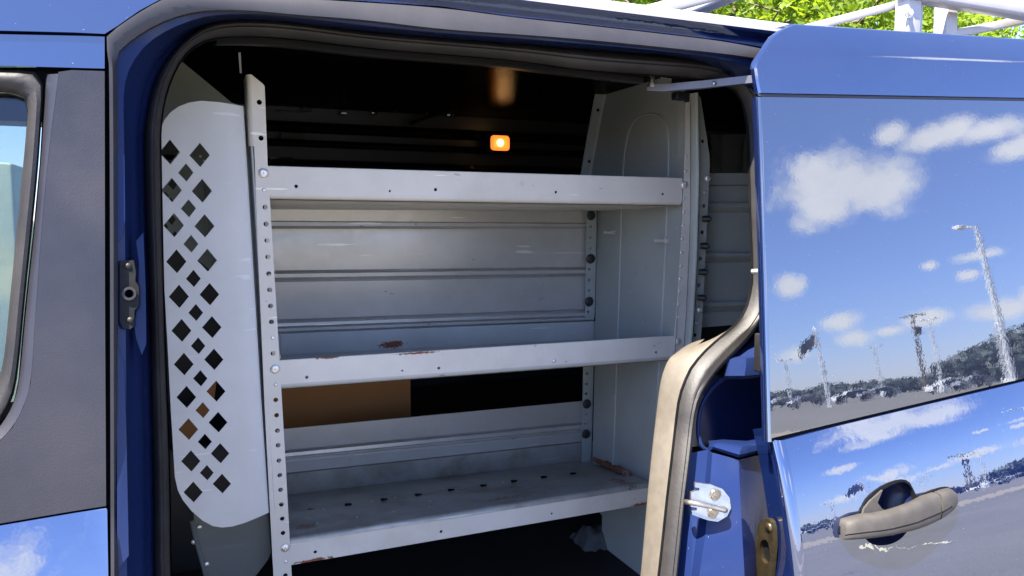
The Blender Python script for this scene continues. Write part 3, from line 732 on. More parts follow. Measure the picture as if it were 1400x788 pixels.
# shims of rust at the right end of the lowest shelf
mb = MB(); random.seed(9)
for i in range(9):
    t = i/8; p = on3(815+70*t*.62, 630+30*t*.62); mb.box(p+V((-.012, -.014, -.001)), p+V((.004, .012, .008+random.uniform(-.003, .005))), .002, None)
mb.build("end_shim", sheet_metal("flaking_steel", (.30, .27, .24), .7, [(tuple(on3(835, 640)), (.08, .2, .05))], 1.0), sh3, 30)

def ribbed(rows, uL, uR, name, mat, parent, extra=0.0, n=14):
    R = []
    for vL, vR, d in rows:
        a, b = Bp(uL(vL), vL, d+extra), Bp(uR(vR), vR, d+extra); R.append([a.lerp(b, i/n) for i in range(n+1)])
    R2 = [[p+V((0, .003, 0)) for p in r] for r in R]
    return MB().loft(R).loft(R2).build(name, mat, parent, 25)
uL = lambda v: 352+.055*(v-115); uR = lambda v: 815-.018*(v-285)
rows = [(276,278,.0),(281,285,0),(302,305,0),(303.5,306.5,-.009),(309,310,-.011),(311,311.5,-.006),(313,313,.0),(317,316.5,.001),(319,318.5,0)]
rows += [(370,365,0),(371.5,366.5,.005),(375,369,-.010),(380,373.5,-.010),(382,375.5,-.002),(384,377,.005),(386.5,379,0)]
rows += [(437.5,422,0),(439,423.5,.006),(443,427.5,-.010),(447,431.5,-.011),(448.5,433,-.004),(450,434,-.010),(454,437,-.010),(456,439,.004),(458,441,0),(492,470,0)]
bp1 = ribbed(rows, uL, uR, "back_panel", M['back'], su)
rows = [(587.5,547.5,0),(588,548,.001),(616.5,576,0),(618,577.5,.005),(621,580,-.009),(625.5,584.5,-.011),(627,586,-.003),(629,588,-.003),(631,590,.003),(633,592,0),(648,602.5,0),(650,604,.006),(652,607,.006),(690,640,.008)]
bp2 = ribbed(rows, uL, lambda v: 815-.018*(v-285)-2, "back_panel", M['back'], su)
# back posts with holes and push-in plugs
def backpost(pl, holes, plugs, name="back_post"):
    q = [Bp(u, v, -.014) for u, v in pl]; hs = []
    for u, v in holes: c = Bp(u, v, -.014); hs.append(circle(c.x, c.z, .0042, 12))
    mb = MB().sheet([(p.x, p.z) for p in q], hs, plane2(DB-.014), TH)
    a = [q[1], q[2]]
    mb.loft([[p for p in a], [p+V((.003, .002, 0)) for p in a], [p+V((.004, .05, 0)) for p in a]])
    o = mb.build(name, M['end'], su, 30)
    for u, v in plugs:
        c = Bp(u, v, -.016); MB().dome(c, (0, -1, 0), .0145, .006, 18).build("plug", M['plug'], o, 60)
    return o
backpost([(802,284),(815.5,284),(812.5,434),(800,434)], [(807,310),(806.8,325),(806.5,340),(805.5,369),(805,383),(804.8,397.5),(804,426.5)], [(808,294.5),(807.5,354),(805.5,412.5)])
backpost([(797.5,500),(811,500),(808,634),(795,634)], [(802.5,511),(802,525),(801.5,538.5),(801,566),(800.5,579.5)], [(802.5,552.5),(801.3,593.5)])
# right end panel, pressed with an arched rib
XRP = Sp(933, 300).x+.004
ep_px = [(936,110),(936,140),(933,240),(928,400),(921,500),(914,590),(903,720),(895,800),(880,980),(823,980),(823,705),(812,692),(810,628),(813,500),(816,300),(811,286),(808,240),(819,178),(830,121),(834,112),(842,107),(852,105)]
q = [PX(u, v, XRP) for u, v in ep_px]
mb = MB().sheet([(p.y, p.z) for p in q], [], lambda y, z: (XRP, y, z), V((.0022, 0, 0)), (6, 16))
rib = [PX(u, v, XRP) for u, v in [(838,640),(846,420),(851,230),(858,182),(868,163),(882,156),(898,156),(909,164),(914,182),(914,230),(907,400),(895,600),(888,720)]]
mb.tube(smooth(rib, 2), .0032, 8)
fl = [(830,121),(819,178),(808,240),(811,286)]
f0 = [PX(u, v, XRP) for u, v in fl]
mb.loft([[p for p in f0], [p+V((-.004, .004, 0)) for p in f0], [p+V((-.030, .006, 0)) for p in f0], [p+V((-.031, .009, 0)) for p in f0]])
f1 = [PX(u, v, XRP) for u, v in [(830,121),(834,112),(842,107),(852,105),(890,106),(936,111)]]
mb.loft([[p for p in f1], [p+V((-.002, .0, .002)) for p in f1], [p+V((-.012, .0, .003)) for p in f1]])
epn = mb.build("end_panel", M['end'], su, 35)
for u, v in ((825,151),(813,221)):
    p = PX(u, v, XRP)+V((-.016, .003, 0)); MB().cyl(p, p+V((0, .001, 0)), .0045, 12).build("panel_hole", M['rubber_dark'], epn)
for (u, v, l) in ((841,318,.035), (912,329.5,.035)):
    p = PX(u, v, XRP); b_ = MB(); b_.cyl(p, p+V((-l, 0, 0)), .0038, 8); b_.cyl(p+V((-.006, 0, 0)), p, .0075, 6); b_.build("through_bolt", M['bolt'], epn, 30)
# front posts
def post(pl, holes, bolts, rivets, side, dy=-.004, name="post", rad=.0048):
    q = [Sp(u, v, dy) for u, v in pl]; hs = []
    for u, v in holes: c = Sp(u, v, dy); hs.append(circle(c.x, c.z, rad, 14))
    mb = MB().sheet([(p.x, p.z) for p in q], hs, plane2(dy), TH)
    a = [q[0], q[-1]]
    for i in range(12): pass
    if side:
        edge = [a[0].lerp(a[1], i/20) for i in range(21)]; rows = []
        for k in range(7):
            t = math.pi/2*k/6; rr_ = .009*side
            rows.append([p+V((-abs(rr_)*math.sin(t)*(1 if side > 0 else -1), abs(rr_)*(1-math.cos(t)), 0)) for p in edge])
        rows.append([p+V((-.009*(1 if side > 0 else -1), .06, 0)) for p in edge]); rows.append([p+V((-.006*(1 if side > 0 else -1), .06, 0)) for p in edge])
        mb.loft(rows)
    o = mb.build(name, M['post'], su, 35)
    for u, v in bolts:
        c = Sp(u, v, dy); b_ = MB().dome(c, (0, -1, -.1), .0098, .004, 18); b_.box(c+V((-.005, -.0048, -.001)), c+V((.005, -.0035, .001))); b_.box(c+V((-.001, -.0048, -.005)), c+V((.001, -.0035, .005)))
        b_.build("bolt", M['bolt'], o, 50)
    if rivets:
        for u, v in rivets: MB().dome(Sp(u, v, dy), (0, -1, 0), .0042, .0022, 10).build("rivet", M['bolt'], o, 60)
    return o
hu = lambda v: 354.5+.0545*(v-140)
hl = [(354.6,140),(357,189)]+[(hu(v)+.3, v) for v in (283.5,306.5,329,351.5,374.5,396.5,418.5,440.3,483.5,547,568,589,609,630,650,670,690,709.5,729,787)]
post([(343.5,102),(359,114.5),(361.8,118),(366,225),(373,340),(378.5,430),(390,625),(399,790),(407,940),(382,940),(374,790),(362,560),(353,350),(347.5,200)], hl, [(360,237),(376,505),(390,749)], [(361,260),(373,462),(377,526),(391,768)], 1)
# the dark back of the post beside the partition
# right post: thin riveted edge, then the rounded front of the neighbouring unit
post([(938,138),(943.5,138),(943.5,300),(938,430),(934,480),(921,480),(927,400),(933,300),(937,200)][::1], [], [(936,253.5),(927,467.5)], [(938,214),(937,234),(935.5,271),(935,290),(934,308.5),(933,327),(932,345.5),(931,363.5),(930,381),(929,399),(928,416),(927,434),(926,450),(925.5,482)], 0, -.006)
# ------------------------------------------------------------------ neighbouring unit to the rear
s2 = thing("shelving_unit", (1.3, 1.75, .56), "second grey shelving behind the rear jamb, only its holed post and ribbed panel showing", "shelving")
q = [(943.5,132),(944,300),(938,430),(930,560),(920,700),(930,700),(941,560),(949,430),(957,300),(957,132)]
L_ = [Sp(u, v, -.004) for u, v in ((943.2,128),(943.8,240),(941,350),(937,430),(932,500),(924,640))]
R_ = [Sp(u, v, -.004) for u, v in ((955,128),(957,240),(954.5,350),(950,430),(945,500),(937,640))]
rows = []
for k in range(11):
    t = k/10; rows.append([a.lerp(b, t)+V((0, .012-.026*math.sin(math.pi*t), 0)) for a, b in zip(L_, R_)])
rows = [[p+V((0, .05, 0)) for p in L_]]+rows
pm = MB().loft(rows)
fl = [(955,130),(958,134),(970,213),(970.5,228),(968,280),(964,360),(961,425),(957,478),(944,640),(937,640),(945,500),(950,430),(954.5,350),(957,240)]
hs = []
for u, v in ((962.5,282),(960,318),(957.8,354),(955.5,390),(951.7,441.5),(950.5,458.5),(949,474.5)): c = Sp(u, v, .008); hs.append(circle(c.x, c.z, .0052, 12))
f_ = [Sp(u, v, .008) for u, v in fl]
pm.sheet([(p.x, p.z) for p in f_], hs, plane2(.008), TH)
po = pm.build("post", M['end'], s2, 35)
for u, v in ((960.5,193.5),): MB().dome(Sp(u, v, .007), (0, -1, 0), .004, .002).build("post_hole", M['rubber_dark'], po)
for u, v in ((967,244),(956,424)): MB().dome(Sp(u, v, .006), (0, -1, 0), .0085, .006, 14).build("bolt", M['bolt'], po, 60)
for u, v in ((963.5,263),(952.5,442)): MB().dome(Sp(u, v, .007), (0, -1, 0), .0045, .002, 10).build("rivet", M['bolt'], po, 60)
for u, v in ((963.5,299.5),(961,336.5),(959,372),(957,407)):
    c = Sp(u, v, .007); MB().tube([c+V((-.008, 0, 0)), c+V((.004, -.010, 0)), c+V((.012, -.008, 0))], [.007, .0085, .004], 10).build("plug", M['plug'], po, 60)
E2 = .07-DB
rows = [(237,237,0),(238,237.5,.001),(253,252,0),(254,253,.004),(255,254,0),(276,276,0),(278,277.5,-.010),(283,282.5,-.013),(287,286,-.006),(291,289,.004),(293,291,0),(344,345,0),(346,346.5,-.010),(351,350.5,-.013),(355,354,-.006),(359,357,.004),(361,359,0),(413,410,0),(415,412,-.010),(420,416,-.013),(424,420,-.006),(428,423,.004),(430,425,0),(449,441,0)]
ribbed(rows, lambda v: 950-.02*(v-237), lambda v: 1046, "back_panel", M['end'], s2, E2)
q = [Sp(u, v, .52) for u, v in ((972,184),(1022,184),(1026,236),(972,238))]
MB().sheet([(p.x, p.z) for p in q], [], plane2(.52), TH).tube([Sp(989, 186, .515), Sp(987, 236, .515)], .002, 6).tube([Sp(1019, 186, .515), Sp(1016, 236, .515)], .002, 6).build("upper_panel", sheet_metal("dark_grey_steel", (.16, .165, .16), .5, [], .3), s2, 30)

# ------------------------------------------------------------------ partition behind the cab
pt = thing("partition", (.05, 1.6, .56), "pale grey steel cab partition wing pierced with diamond holes", "partition")
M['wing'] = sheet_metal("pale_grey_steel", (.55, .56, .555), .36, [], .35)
DW = -.02
out = [(239,652),(233.5,560),(229,470),(224,380),(221,300),(219.5,230),(219,190),(220,176),(225,164),(233,154),(244,146),(258,140.5),(275,138),(300,140),(318,142.5),(331,144),(337,240),(346,390),(355,540),(366,703),(352,708),(335,715),(318,720),(304,721.5),(291,719.5),(277,712),(262,699),(250,684),(243,670)]
Bg = [(232,208),(234.5,260),(237.5,308),(241,357.5),(244.5,405.5),(248,452),(251.2,498),(254.7,543),(257.5,587),(260.8,630.5),(264,673)]
Bs = [(273,212),(276,261),(279.5,309),(283.2,356),(286.3,402.5),(289.5,447.5),(292.3,491.5),(295.2,535),(298,577.5),(300.8,620),(303.3,661.5)]
Sm = [(254,236),(257.6,285),(261,333.5),(264.3,381),(267.6,427.5),(270.8,473),(273.8,517.5),(277,561),(280,604),(282.7,646.5)]
def dia(u, v, w, h, dy):
    pts = [Sp(a, b, dy) for a, b in ((u+w*.02, v-h), (u+w, v+h*.02), (u-w*.0+1, v+h), (u-w, v+h*.04))]
    return [(p.x, p.z) for p in pts]
hs = [dia(u, v, 14.2-.9*i/10, 17.2-2.8*i/10, DW) for i, (u, v) in enumerate(Bg)]+[dia(u, v, 14-1.3*i/10, 16.6-3*i/10, DW) for i, (u, v) in enumerate(Bs)]+[dia(u, v, 10.5-.9*i/9, 12.6-2*i/9, DW) for i, (u, v) in enumerate(Sm)]
ow = [Sp(u, v, DW) for u, v in out]; ow2 = [(p.x, p.z) for p in ow]
def wingmap(x, z):
    k = Sp(310, 400, DW).x; zz_ = (1.52-z)/.6; k = k+.0*zz_
    edge = max(0, x-(k+.012+.032*max(-.4, zz_)))
    return V((x, splane(z, DW)+edge*edge*9, z))
wing = MB().sheet(ow2, hs, wingmap, V((0, .0022, 0)), (14, 26)).build("wing_panel", M['wing'], pt, 30)
e = [wingmap(*[(p.x, p.z) for p in [Sp(u, v, DW)]][0]) for u, v in [(331,144),(337,240),(346,390),(355,540),(366,703)]]
MB().loft([[p for p in e], [p+V((.003, .003, 0)) for p in e], [p+V((.004, .08, 0)) for p in e], [p+V((.012, .082, 0)) for p in e], [p+V((.013, .012, 0)) for p in e], [p+V((.016, .010, 0)) for p in e], [p+V((.017, .09, 0)) for p in e]]).build("wing_flange", M['wing'], wing, 30)
# rear leaf of the partition with its own holes
DQ = .16
def qd(u, v, w, h): return dia(u, v, w, h, DQ)
out = [(190,60),(246,82),(316,140),(345,152),(352,330),(290,372),(276,360),(262,352),(240,330),(224,320),(190,330)]
hs = [qd(229,204,18,22), qd(226,268,5,6), qd(236,252,6.5,8), qd(234,300,6.5,8), qd(226,310,4,5), qd(239,322,5,6), qd(233,276,5,6)]
qq = [Sp(u, v, DQ) for u, v in out]
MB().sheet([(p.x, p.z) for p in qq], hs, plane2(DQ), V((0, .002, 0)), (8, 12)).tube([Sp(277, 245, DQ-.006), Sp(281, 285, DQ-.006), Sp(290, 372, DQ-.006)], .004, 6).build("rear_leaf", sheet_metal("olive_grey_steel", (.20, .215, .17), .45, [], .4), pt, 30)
for u, v in ((274,214),(279,220)): MB().dome(Sp(u, v, DQ-.002), (0, -1, 0), .003, .002, 8).build("leaf_screw", M['bolt'], pt, 60)
# lower sheet-metal box of the partition
DL = .035
lo_px = [(264,690),(360,690),(366,704),(369.5,755),(366,764),(352,782),(330,815),(286,830),(282,795),(276,770),(267,740)]
q = [Sp(u, v, DL) for u, v in lo_px]
lw = MB().sheet([(p.x, p.z) for p in q], [], plane2(DL), V((0, .002, 0)), (8, 8))
ed = [Sp(u, v, DL) for u, v in ((362,700),(366,705),(369.5,755),(366,764),(348,788))]
lw.tube(ed, .0018, 6)
fold = [Sp(u, v, DL-.004) for u, v in ((262,712),(268,740),(278,775),(284,800))]
lw.tube(smooth(fold, 1), .004, 6)
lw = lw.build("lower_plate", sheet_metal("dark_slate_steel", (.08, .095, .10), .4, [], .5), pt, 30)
for u, v in ((273,720.5),(265,741),(282.5,771)): MB().dome(Sp(u, v, DL-.001), (0, -1, -.2), .0055, .004, 12).build("plate_screw", M['bolt'], lw, 60)
# upright strip left of the post top
s_ = [PY(u, v, 1.62) for u, v in ((326,72),(329,72),(330.5,100),(328,100))]
MB().sheet([(p.x, p.z) for p in s_], [], lambda x, z: (x, 1.62, z), V((0, .002, 0))).build("upright_strip", M['wing'], pt)

# ------------------------------------------------------------------ cardboard box behind the shelves
YB = 2.22
b0, b1 = PY(330, 597, YB), PY(562, 556, YB)
bt = PY(340, 520, YB).z
MB().box((-.14, YB-.03, .555), (1.9, FW(1)+.02, b0.z), .02).build("wheel_arch_cover", M['black'], van, 30)
cb = thing("cardboard_box", ((b0.x+b1.x)/2, YB+.15, b0.z), "plain brown cardboard box standing behind the gap between the lower shelves", "box")
mb = MB().box((b0.x, YB, b0.z), (b1.x, YB+.30, bt), .004); mb.build("carton", M['card'], cb, 30)
MB().box((b0.x+.004, YB-.001, bt+.001), (b1.x-.004, YB+.148, bt+.004), .001).build("flap", M['card'], cb, 30)

q = [PY(u, v, 2.06) for u, v in ((246,566),(286,530),(297,522),(293,546),(282,584),(262,598),(247,600))]
sc2 = MB().sheet([(p.x, p.z) for p in q], [], lambda x, z: (x, 2.06+.3*(z-q[0].z), z), V((0, .004, 0))).build("cardboard_scrap", M['card'], None)
tag(sc2, "torn scrap of brown cardboard glimpsed through the partition's lower diamond holes", "cardboard")
# ------------------------------------------------------------------ ladder rack on the roof
lr = thing("ladder_rack", (1.4, 1.4, 1.93), "white tubular ladder rack bolted along the van roof", "ladder rack")
YR = 1.36
zr = PY(986, 24, YR).z
sq = [(-.022,-.035),(.022,-.035),(.022,.0),(-.022,.0)]
mb = MB()
mb.box((.15, YR-.02, zr-.045), (2.7, YR+.02, zr), .006)
mb.build("roof_rail", M['white'], lr, 30)
def strut(mb, p, q, w, h):
    p, q = V(p), V(q); d = q-p; L = d.length
    rot = d.to_track_quat('X', 'Z').to_matrix().to_4x4()
    return mb.box((0, -w/2, -h/2), (L, w/2, h/2), .004, Matrix.Translation(p) @ rot)
p, q = PY(872, 20, YR+.06), PY(1010, -16, YR+.06)
strut(MB(), p, q, .03, .026).build("brace", M['white'], lr, 30)
MB().box((q.x-.02, q.y-.03, q.z-.02), (q.x+.02, 2.5, q.z+.02), .006).build("crossbar", M['white'], lr, 30)
MB().box((.15, 2.48, zr-.045), (2.7, 2.52, zr), .006).build("roof_rail", M['white'], lr, 30)
p, q = PY(1085, 44, YR+.05), PY(1240, 3.5, YR+.05)
strut(MB(), p, q, .03, .019).build("brace", M['white'], lr, 30)
p, q = PY(1285, 50.5, YR+.05), PY(1440, 20, YR+.05)
strut(MB(), p, q, .03, .022).build("brace", M['white'], lr, 30)
a = PY(1245, 45, YR); b = PY(1245, -8, YR)
MB().box((a.x-.022, YR-.01, a.z-.06), (a.x+.022, YR+.03, b.z+.05), .004).build("upright", M['white'], lr, 30)
MB().box((a.x+.024, YR+.0, a.z-.06), (a.x+.040, YR+.03, PY(1270, 8, YR).z), .003).build("angle_bracket", M['white'], lr, 30)
a2 = PY(1297, 40, YR+.04)
MB().box((a2.x-.020, YR+.03, a2.z-.06), (a2.x+.020, YR+.07, b.z+.05), .004).build("upright", M['white'], lr, 30)
c = PY(1242, 18, YR-.011)
MB().cyl(c, c+V((0, -.008, 0)), .0085, 6).cyl(c+V((.0, .001, 0)), c+V((0, -.002, 0)), .012, 16).build("bracket_bolt", M['bolt'], lr, 30)
p, q = PY(1225, -8, YR), PY(1560, 44, YR)
zt = PY(1400, 14, YR).z
MB().box((a.x-.03, YR-.022, zt-.022), (2.75, YR+.022, zt+.022), .008).build("top_rail", M['white'], lr, 30)
# ================================================================== SURROUNDINGS
def asphalt():
    q = NT("worn_asphalt"); g = q.noise(60, 3, .8); big = q.noise(.22, 5, .6); st = q.noise(1.1, 5, .7)
    c = q.mix(q.ramp(big, .3, .7), (.165, .155, .138), (.215, .203, .18)); c = q.mix(q.ramp(g, .35, .7), q.mix(.5, c, (.06, .058, .055)), c)
    c = q.mix(q.math('MULTIPLY', q.ramp(st, .62, .72), .4), c, (.05, .05, .048)); q.setv(c, .88)
    q.bump(q.noise(90, 3, .8), .6, .01); return q.m
def concrete():
    q = NT("pale_concrete"); q.setv(q.mix(q.noise(1.2, 5, .7), (.24, .205, .155), (.32, .275, .21)), .9); q.bump(q.noise(8, 5, .8), .6, .03); return q.m
def grass():
    q = NT("mown_grass"); q.setv(q.mix(q.ramp(q.noise(6, 6, .8), .3, .7), (.045, .085, .015), (.11, .16, .035)), .9); q.bump(q.noise(60, 3, .8), 1, .05); return q.m
def plane(name, x0, y0, x1, y1, z, mat, div=1):
    mb = MB(); mb.loft([[V((x0+(x1-x0)*i/div, y0+(y1-y0)*k/div, z)) for i in range(div+1)] for k in range(div+1)])
    return tag(mb.build(name, mat), None, None, None, "structure")
plane("ground", -1200, -1200, 1200, 1200, -.004, asphalt())
plane("lawn", -200, 5.2, 300, 200, .004, grass())
plane("pavement", -200, -20.5, 300, -14.5, .0, concrete())
# chalky painted line on the asphalt
def ground_of(u, v):
    p = KD(u, v, 0); e = .002; n = V(((ds(p.x+e, p.z)-ds(p.x-e, p.z))/(2*e), -1, (ds(p.x, p.z+e)-ds(p.x, p.z-e))/(2*e))).normalized(); d = ray(u, v).normalized(); r = d-2*d.dot(n)*n
    t = -p.z/r.z; return p+r*t
lp = [ground_of(u, v) for u, v in ((1176,747),(1181,753),(1200,756.5),(1218,757.5),(1238,752),(1258,745.5),(1280,743),(1299,742))]
lp = smooth(lp, 2); mb = MB()
mb.loft([[p+V((-.024, -.024, 0)) for p in lp], [p+V((.024, .024, 0)) for p in lp]])
for r_ in range(len(mb.v)): mb.v[r_].z = .004
tag(mb.build("painted_line", simple("worn_cream_paint", (.62, .58, .42), .8, 0, 1.4, .2, 20)), None, None, None, "structure")
def dirv(az): a = math.radians(az); return V((math.sin(a), -math.cos(a), 0))
def at(az, dist): return V((1.2, 1, 0))+dirv(az)*dist
# light poles and others across the parking lot (seen in the door's reflection)
POLE = simple("galvanised_pole", (.82, .82, .80), .35, .1, 1.5, .05, 8)
def light_pole(az, dist, h, arms, label, group):
    p = at(az, dist); r = thing("light_pole", p, label, "light pole", group); q = ROOTLOC[r.name]
    MB().box(p+V((-.35, -.35, 0)), p+V((.35, .35, .8)), .06).build("base", POLE, r, 30)
    MB().tube([p+V((0, 0, .8)), p+V((0, 0, h))], [.15, .10], 12).build("shaft", POLE, r, 60)
    for s in arms:
        d = V((math.cos(math.radians(az)), math.sin(math.radians(az)), 0))*s
        MB().tube([p+V((0, 0, h-.1)), p+V((0, 0, h+.05))+d*.35], .06, 8).build("arm", POLE, r, 60)
        c = p+d*.6+V((0, 0, h+.08)); MB().box(c+V((-.30, -.2, -.1)), c+V((.30, .2, .1)), .05).build("lamp_head", POLE, r, 30)
    return r
G_ = "parking lot light poles mirrored in the door"
light_pole(55.6, 42, 9.0, (-1,), "tall pale light pole nearest the van, largest in the door window's reflection", G_)
light_pole(51.5, 95, 8.6, (-1, 1), "pale light pole mirrored beside the wooden utility pole", G_)
light_pole(47.9, 120, 7.6, (-1, 1), "short pale light pole mirrored above the middle car", G_)
light_pole(42.0, 110, 6.8, (-1, 1), "faint light pole mirrored nearest the door's front edge", G_)
light_pole(55.1, 100, 7.4, (1,), "smaller light pole mirrored against the dark wooded hill", G_)
p = at(44.4, 80); fp = thing("flagpole", p, "white flagpole flying a dark drooping flag, mirrored in the door window", "flagpole")
MB().tube([p, p+V((0, 0, 8.2))], [.17, .13], 10).build("mast", POLE, fp, 60); MB().dome(p+V((0, 0, 8.2)), (0, 0, 1), .14, .14).build("finial", POLE, fp)
d = V((-math.cos(math.radians(44.4)), -math.sin(math.radians(44.4)), 0)); rows = []
for i in range(9):
    t = i/8; rows.append([p+d*(.1+1.9*t)+V((.12*math.sin(t*7), .12*math.cos(t*6), 8.0-1.7*t-1.35*k/5*(1-.1*t))) for k in range(6)])
MB().loft(rows).build("flag", simple("dark_flag", (.05, .05, .07), .8), fp)
p = at(50.6, 115); up = thing("utility_pole", p, "brown wooden utility pole with a cross arm, mirrored in the door window", "utility pole")
MB().tube([p, p+V((0, 0, 11.2))], [.28, .18], 10).build("shaft", simple("weathered_wood", (.16, .12, .09), .9), up, 60)
d = V((math.cos(math.radians(50.6)), math.sin(math.radians(50.6)), 0)); strut(MB(), p+V((0, 0, 11))-d*1.6, p+V((0, 0, 11))+d*1.6, .14, .18).build("cross_arm", bpy.data.materials["weathered_wood"], up, 30)
MB().cyl(p+d*.5+V((0, 0, 8.2)), p+d*.5+V((0, 0, 9.3)), .3).build("transformer", M['strip'], up, 40)
# parked cars
CAR = {}
def car(az, dist, rz, mat, label):
    p = at(az, dist); r = thing("parked_car", p, label, "car", "cars parked across the lot, mirrored in the door")
    T = Matrix.Translation(p) @ Matrix.Rotation(math.radians(rz), 4, 'Z')
    prof = [(-2.25,.35),(-2.28,.6),(-2.2,.85),(-1.6,.92),(-1.1,.98),(-.55,1.36),(.2,1.46),(1.1,1.42),(1.75,1.05),(2.2,.98),(2.28,.6),(2.22,.35)]
    rows = []
    for y, s in ((-.86,.0),(-.82,.04),(0,.06),(.82,.04),(.86,.0)):
        rows.append([T @ V((x*(1-s*.2), y*(1-.16*max(0, (z-.9)/.5)), z+(s if z > .5 else 0))) for x, z in prof])
    MB().loft(rows).loft([[T @ V((x, y*(1-.16*max(0, (z-.9)/.5)), z)) for x, z in prof] for y in (-.86, -.84)], True).build("body", mat, r, 30)
    win = [(-1.0,.99),(-.5,1.32),(.2,1.41),(1.05,1.37),(1.5,1.05)]
    for y in (-.875, .875): MB().sheet([(a, b) for a, b in win], [], lambda a, b, y=y: T @ V((a, y*(1-.16*max(0, (b-.9)/.5)), b)), V((0, .01, 0))).build("window", M['blackgloss'], r)
    for x in (-1.4, 1.4):
        for y in (-.80, .80):
            w_ = MB(); w_.cyl(T @ V((x, y-.1, .33)), T @ V((x, y+.1, .33)), .33, 18); w_ = w_.build("wheel", M['rubber_dark'], r, 40)
            s = 1 if y > 0 else -1; MB().cyl(T @ V((x, y+.10*s, .33)), T @ V((x, y+.115*s, .33)), .2, 14).build("rim", M['zinc'], w_, 40)
    return r
CW = simple("white_car_paint", (.78, .78, .78), .15, 0, 1.5, .03, 3); CS = simple("silver_car_paint", (.45, .46, .48), .25, .4, 1.5, .05, 3); CB = simple("dark_car_paint", (.05, .05, .08), .15, 0, 1.5, .05, 3)
car(41.2, 100, 30, CW, "white car mirrored nearest the door window's front edge")
car(42.9, 104, 30, CS, "silver car mirrored between two white cars")
car(46.0, 96, 25, CW, "white car mirrored at the middle of the door window")
car(47.6, 102, 28, CS, "silver car mirrored right of the middle white car")
car(51.8, 98, 20, CW, "white car mirrored below the foot of the wooded hill")
car(53.2, 110, 20, CS, "silver car mirrored farthest from the door's front edge")
# dark wooded rise and a low far tree line: one mass of leaf clumps
def leafmat(name, a, b, trans=.25):
    q = NT(name); oi = q.n("ShaderNodeObjectInfo"); nz = q.noise(1.3, 3); nf = q.noise(11, 2)
    q.setv(q.mix(q.math('ADD', q.math('MULTIPLY', q.ramp(nz, .3, .7), .5), q.math('MULTIPLY', q.ramp(nf, .3, .7), .5)), a, b), .5, 0, 1.4)
    tr = q.n("ShaderNodeBsdfTranslucent"); tr.inputs[0].default_value = (b[0]*1.3, b[1]*1.4, b[2]*.6, 1); mx = q.n("ShaderNodeMixShader"); mx.inputs[0].default_value = trans
    q.L(q.b.outputs[0], mx.inputs[1]); q.L(tr.outputs[0], mx.inputs[2]); q.L(mx.outputs[0], q.out.inputs[0]); return q.m
random.seed(21); mb = MB()
def clump(mb, c, r, n, leaf):
    for _ in range(n):
        d = V((random.gauss(0, 1), random.gauss(0, 1), random.gauss(0, 1))).normalized()*r*(.55+.45*random.random()**.5)
        p = c+V((d.x, d.y, d.z*.8)); nn = (d.normalized()+V((random.uniform(-.7, .7), random.uniform(-.7, .7), random.uniform(-.2, .9)))).normalized()
        a = nn.orthogonal().normalized(); a.rotate(Matrix.Rotation(random.uniform(0, 6.28), 3, nn)); b = nn.cross(a); s = leaf*random.uniform(.6, 1.3)
        mb.add([p-a*s, p-b*s*.55+nn*s*.15, p+a*s, p+b*s*.55+nn*s*.15], [(0, 1, 2, 3)])
def ridge(az):                                                    # crest height in degrees of elevation
    if az > 51.6: return 1.3+min(1, (az-51.6)/5)*1.9
    return 0.55+.35*math.sin((az-40)*.5) if az > 44 else .4
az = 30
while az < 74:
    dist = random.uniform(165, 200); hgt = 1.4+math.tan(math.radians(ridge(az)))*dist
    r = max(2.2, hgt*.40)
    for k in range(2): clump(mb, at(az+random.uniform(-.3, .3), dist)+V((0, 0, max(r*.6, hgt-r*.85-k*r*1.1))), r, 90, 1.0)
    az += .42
tag(mb.build("treeline", leafmat("hazed_far_foliage", (.065, .085, .09), (.09, .115, .115), .1), None, 80, True, False), "dark wooded rise far across the lot, mirrored in the door window", "woods", None, "stuff")  # distance haze is mixed into the leaf colours, paler and bluish
# ------------------------------------------------------------------ trees behind the van
LEAF = leafmat("sunlit_leaves", (.08, .15, .012), (.24, .31, .03), .5)
BARK = simple("grey_brown_bark", (.11, .085, .065), .9, 0, 1.4, .3, 6, .5)
def make_tree(loc, label, seed, h=7.2, n=330):
    random.seed(seed); loc = V(loc)
    r = thing("broadleaf_tree", loc, label, "tree", "leafy trees beyond the van")
    tk = MB(); tk.tube(smooth([loc, loc+V((.1, .05, 1.5)), loc+V((-.1, .1, 3.4)), loc+V((.1, 0, 5.2)), loc+V((.2, .1, h-.4))], 1), [.22, .19, .17, .15, .12, .09, .06, .03][:8], 10)
    cr = MB()
    for i in range(16):
        z0 = 1.6+(h-2.4)*i/16; a = i*2.4+random.uniform(-.4, .4); L_ = (2.6-1.1*abs(i/16-.4))*random.uniform(.8, 1.15)
        s0 = loc+V((0, 0, z0)); e_ = s0+V((math.cos(a)*L_, math.sin(a)*L_, L_*.45)); mid = s0.lerp(e_, .5)+V((0, 0, .15))
        tk.tube([s0, mid, e_], [.07, .05, .015], 6)
        for k in range(4):
            p = s0.lerp(e_, .45+.55*k/3); q = p+V((random.uniform(-.6, .6), random.uniform(-.6, .6), random.uniform(-.1, .5))); tk.tube([p, q], [.02, .008], 4)
            clump(cr, q, random.uniform(.45, .75), n//4, .10)
    for k in range(14):
        clump(cr, loc+V((random.uniform(-1.5, 1.5), random.uniform(-1.5, 1.5), h-random.uniform(.2, 2.2))), random.uniform(.5, .8), n//4, .10)
    tk.build("trunk", BARK, r, 60, True, False)
    cr.build("crown", LEAF, r, 80, False, False)
    return r
t0_ = make_tree((7.2, 12.5, 0), "leafy green tree seen over the roof left of the first rack brace", 4)
t1_ = make_tree((10.6, 13.4, 0), "leafy green tree seen behind the first rack brace", 8, 7.6)
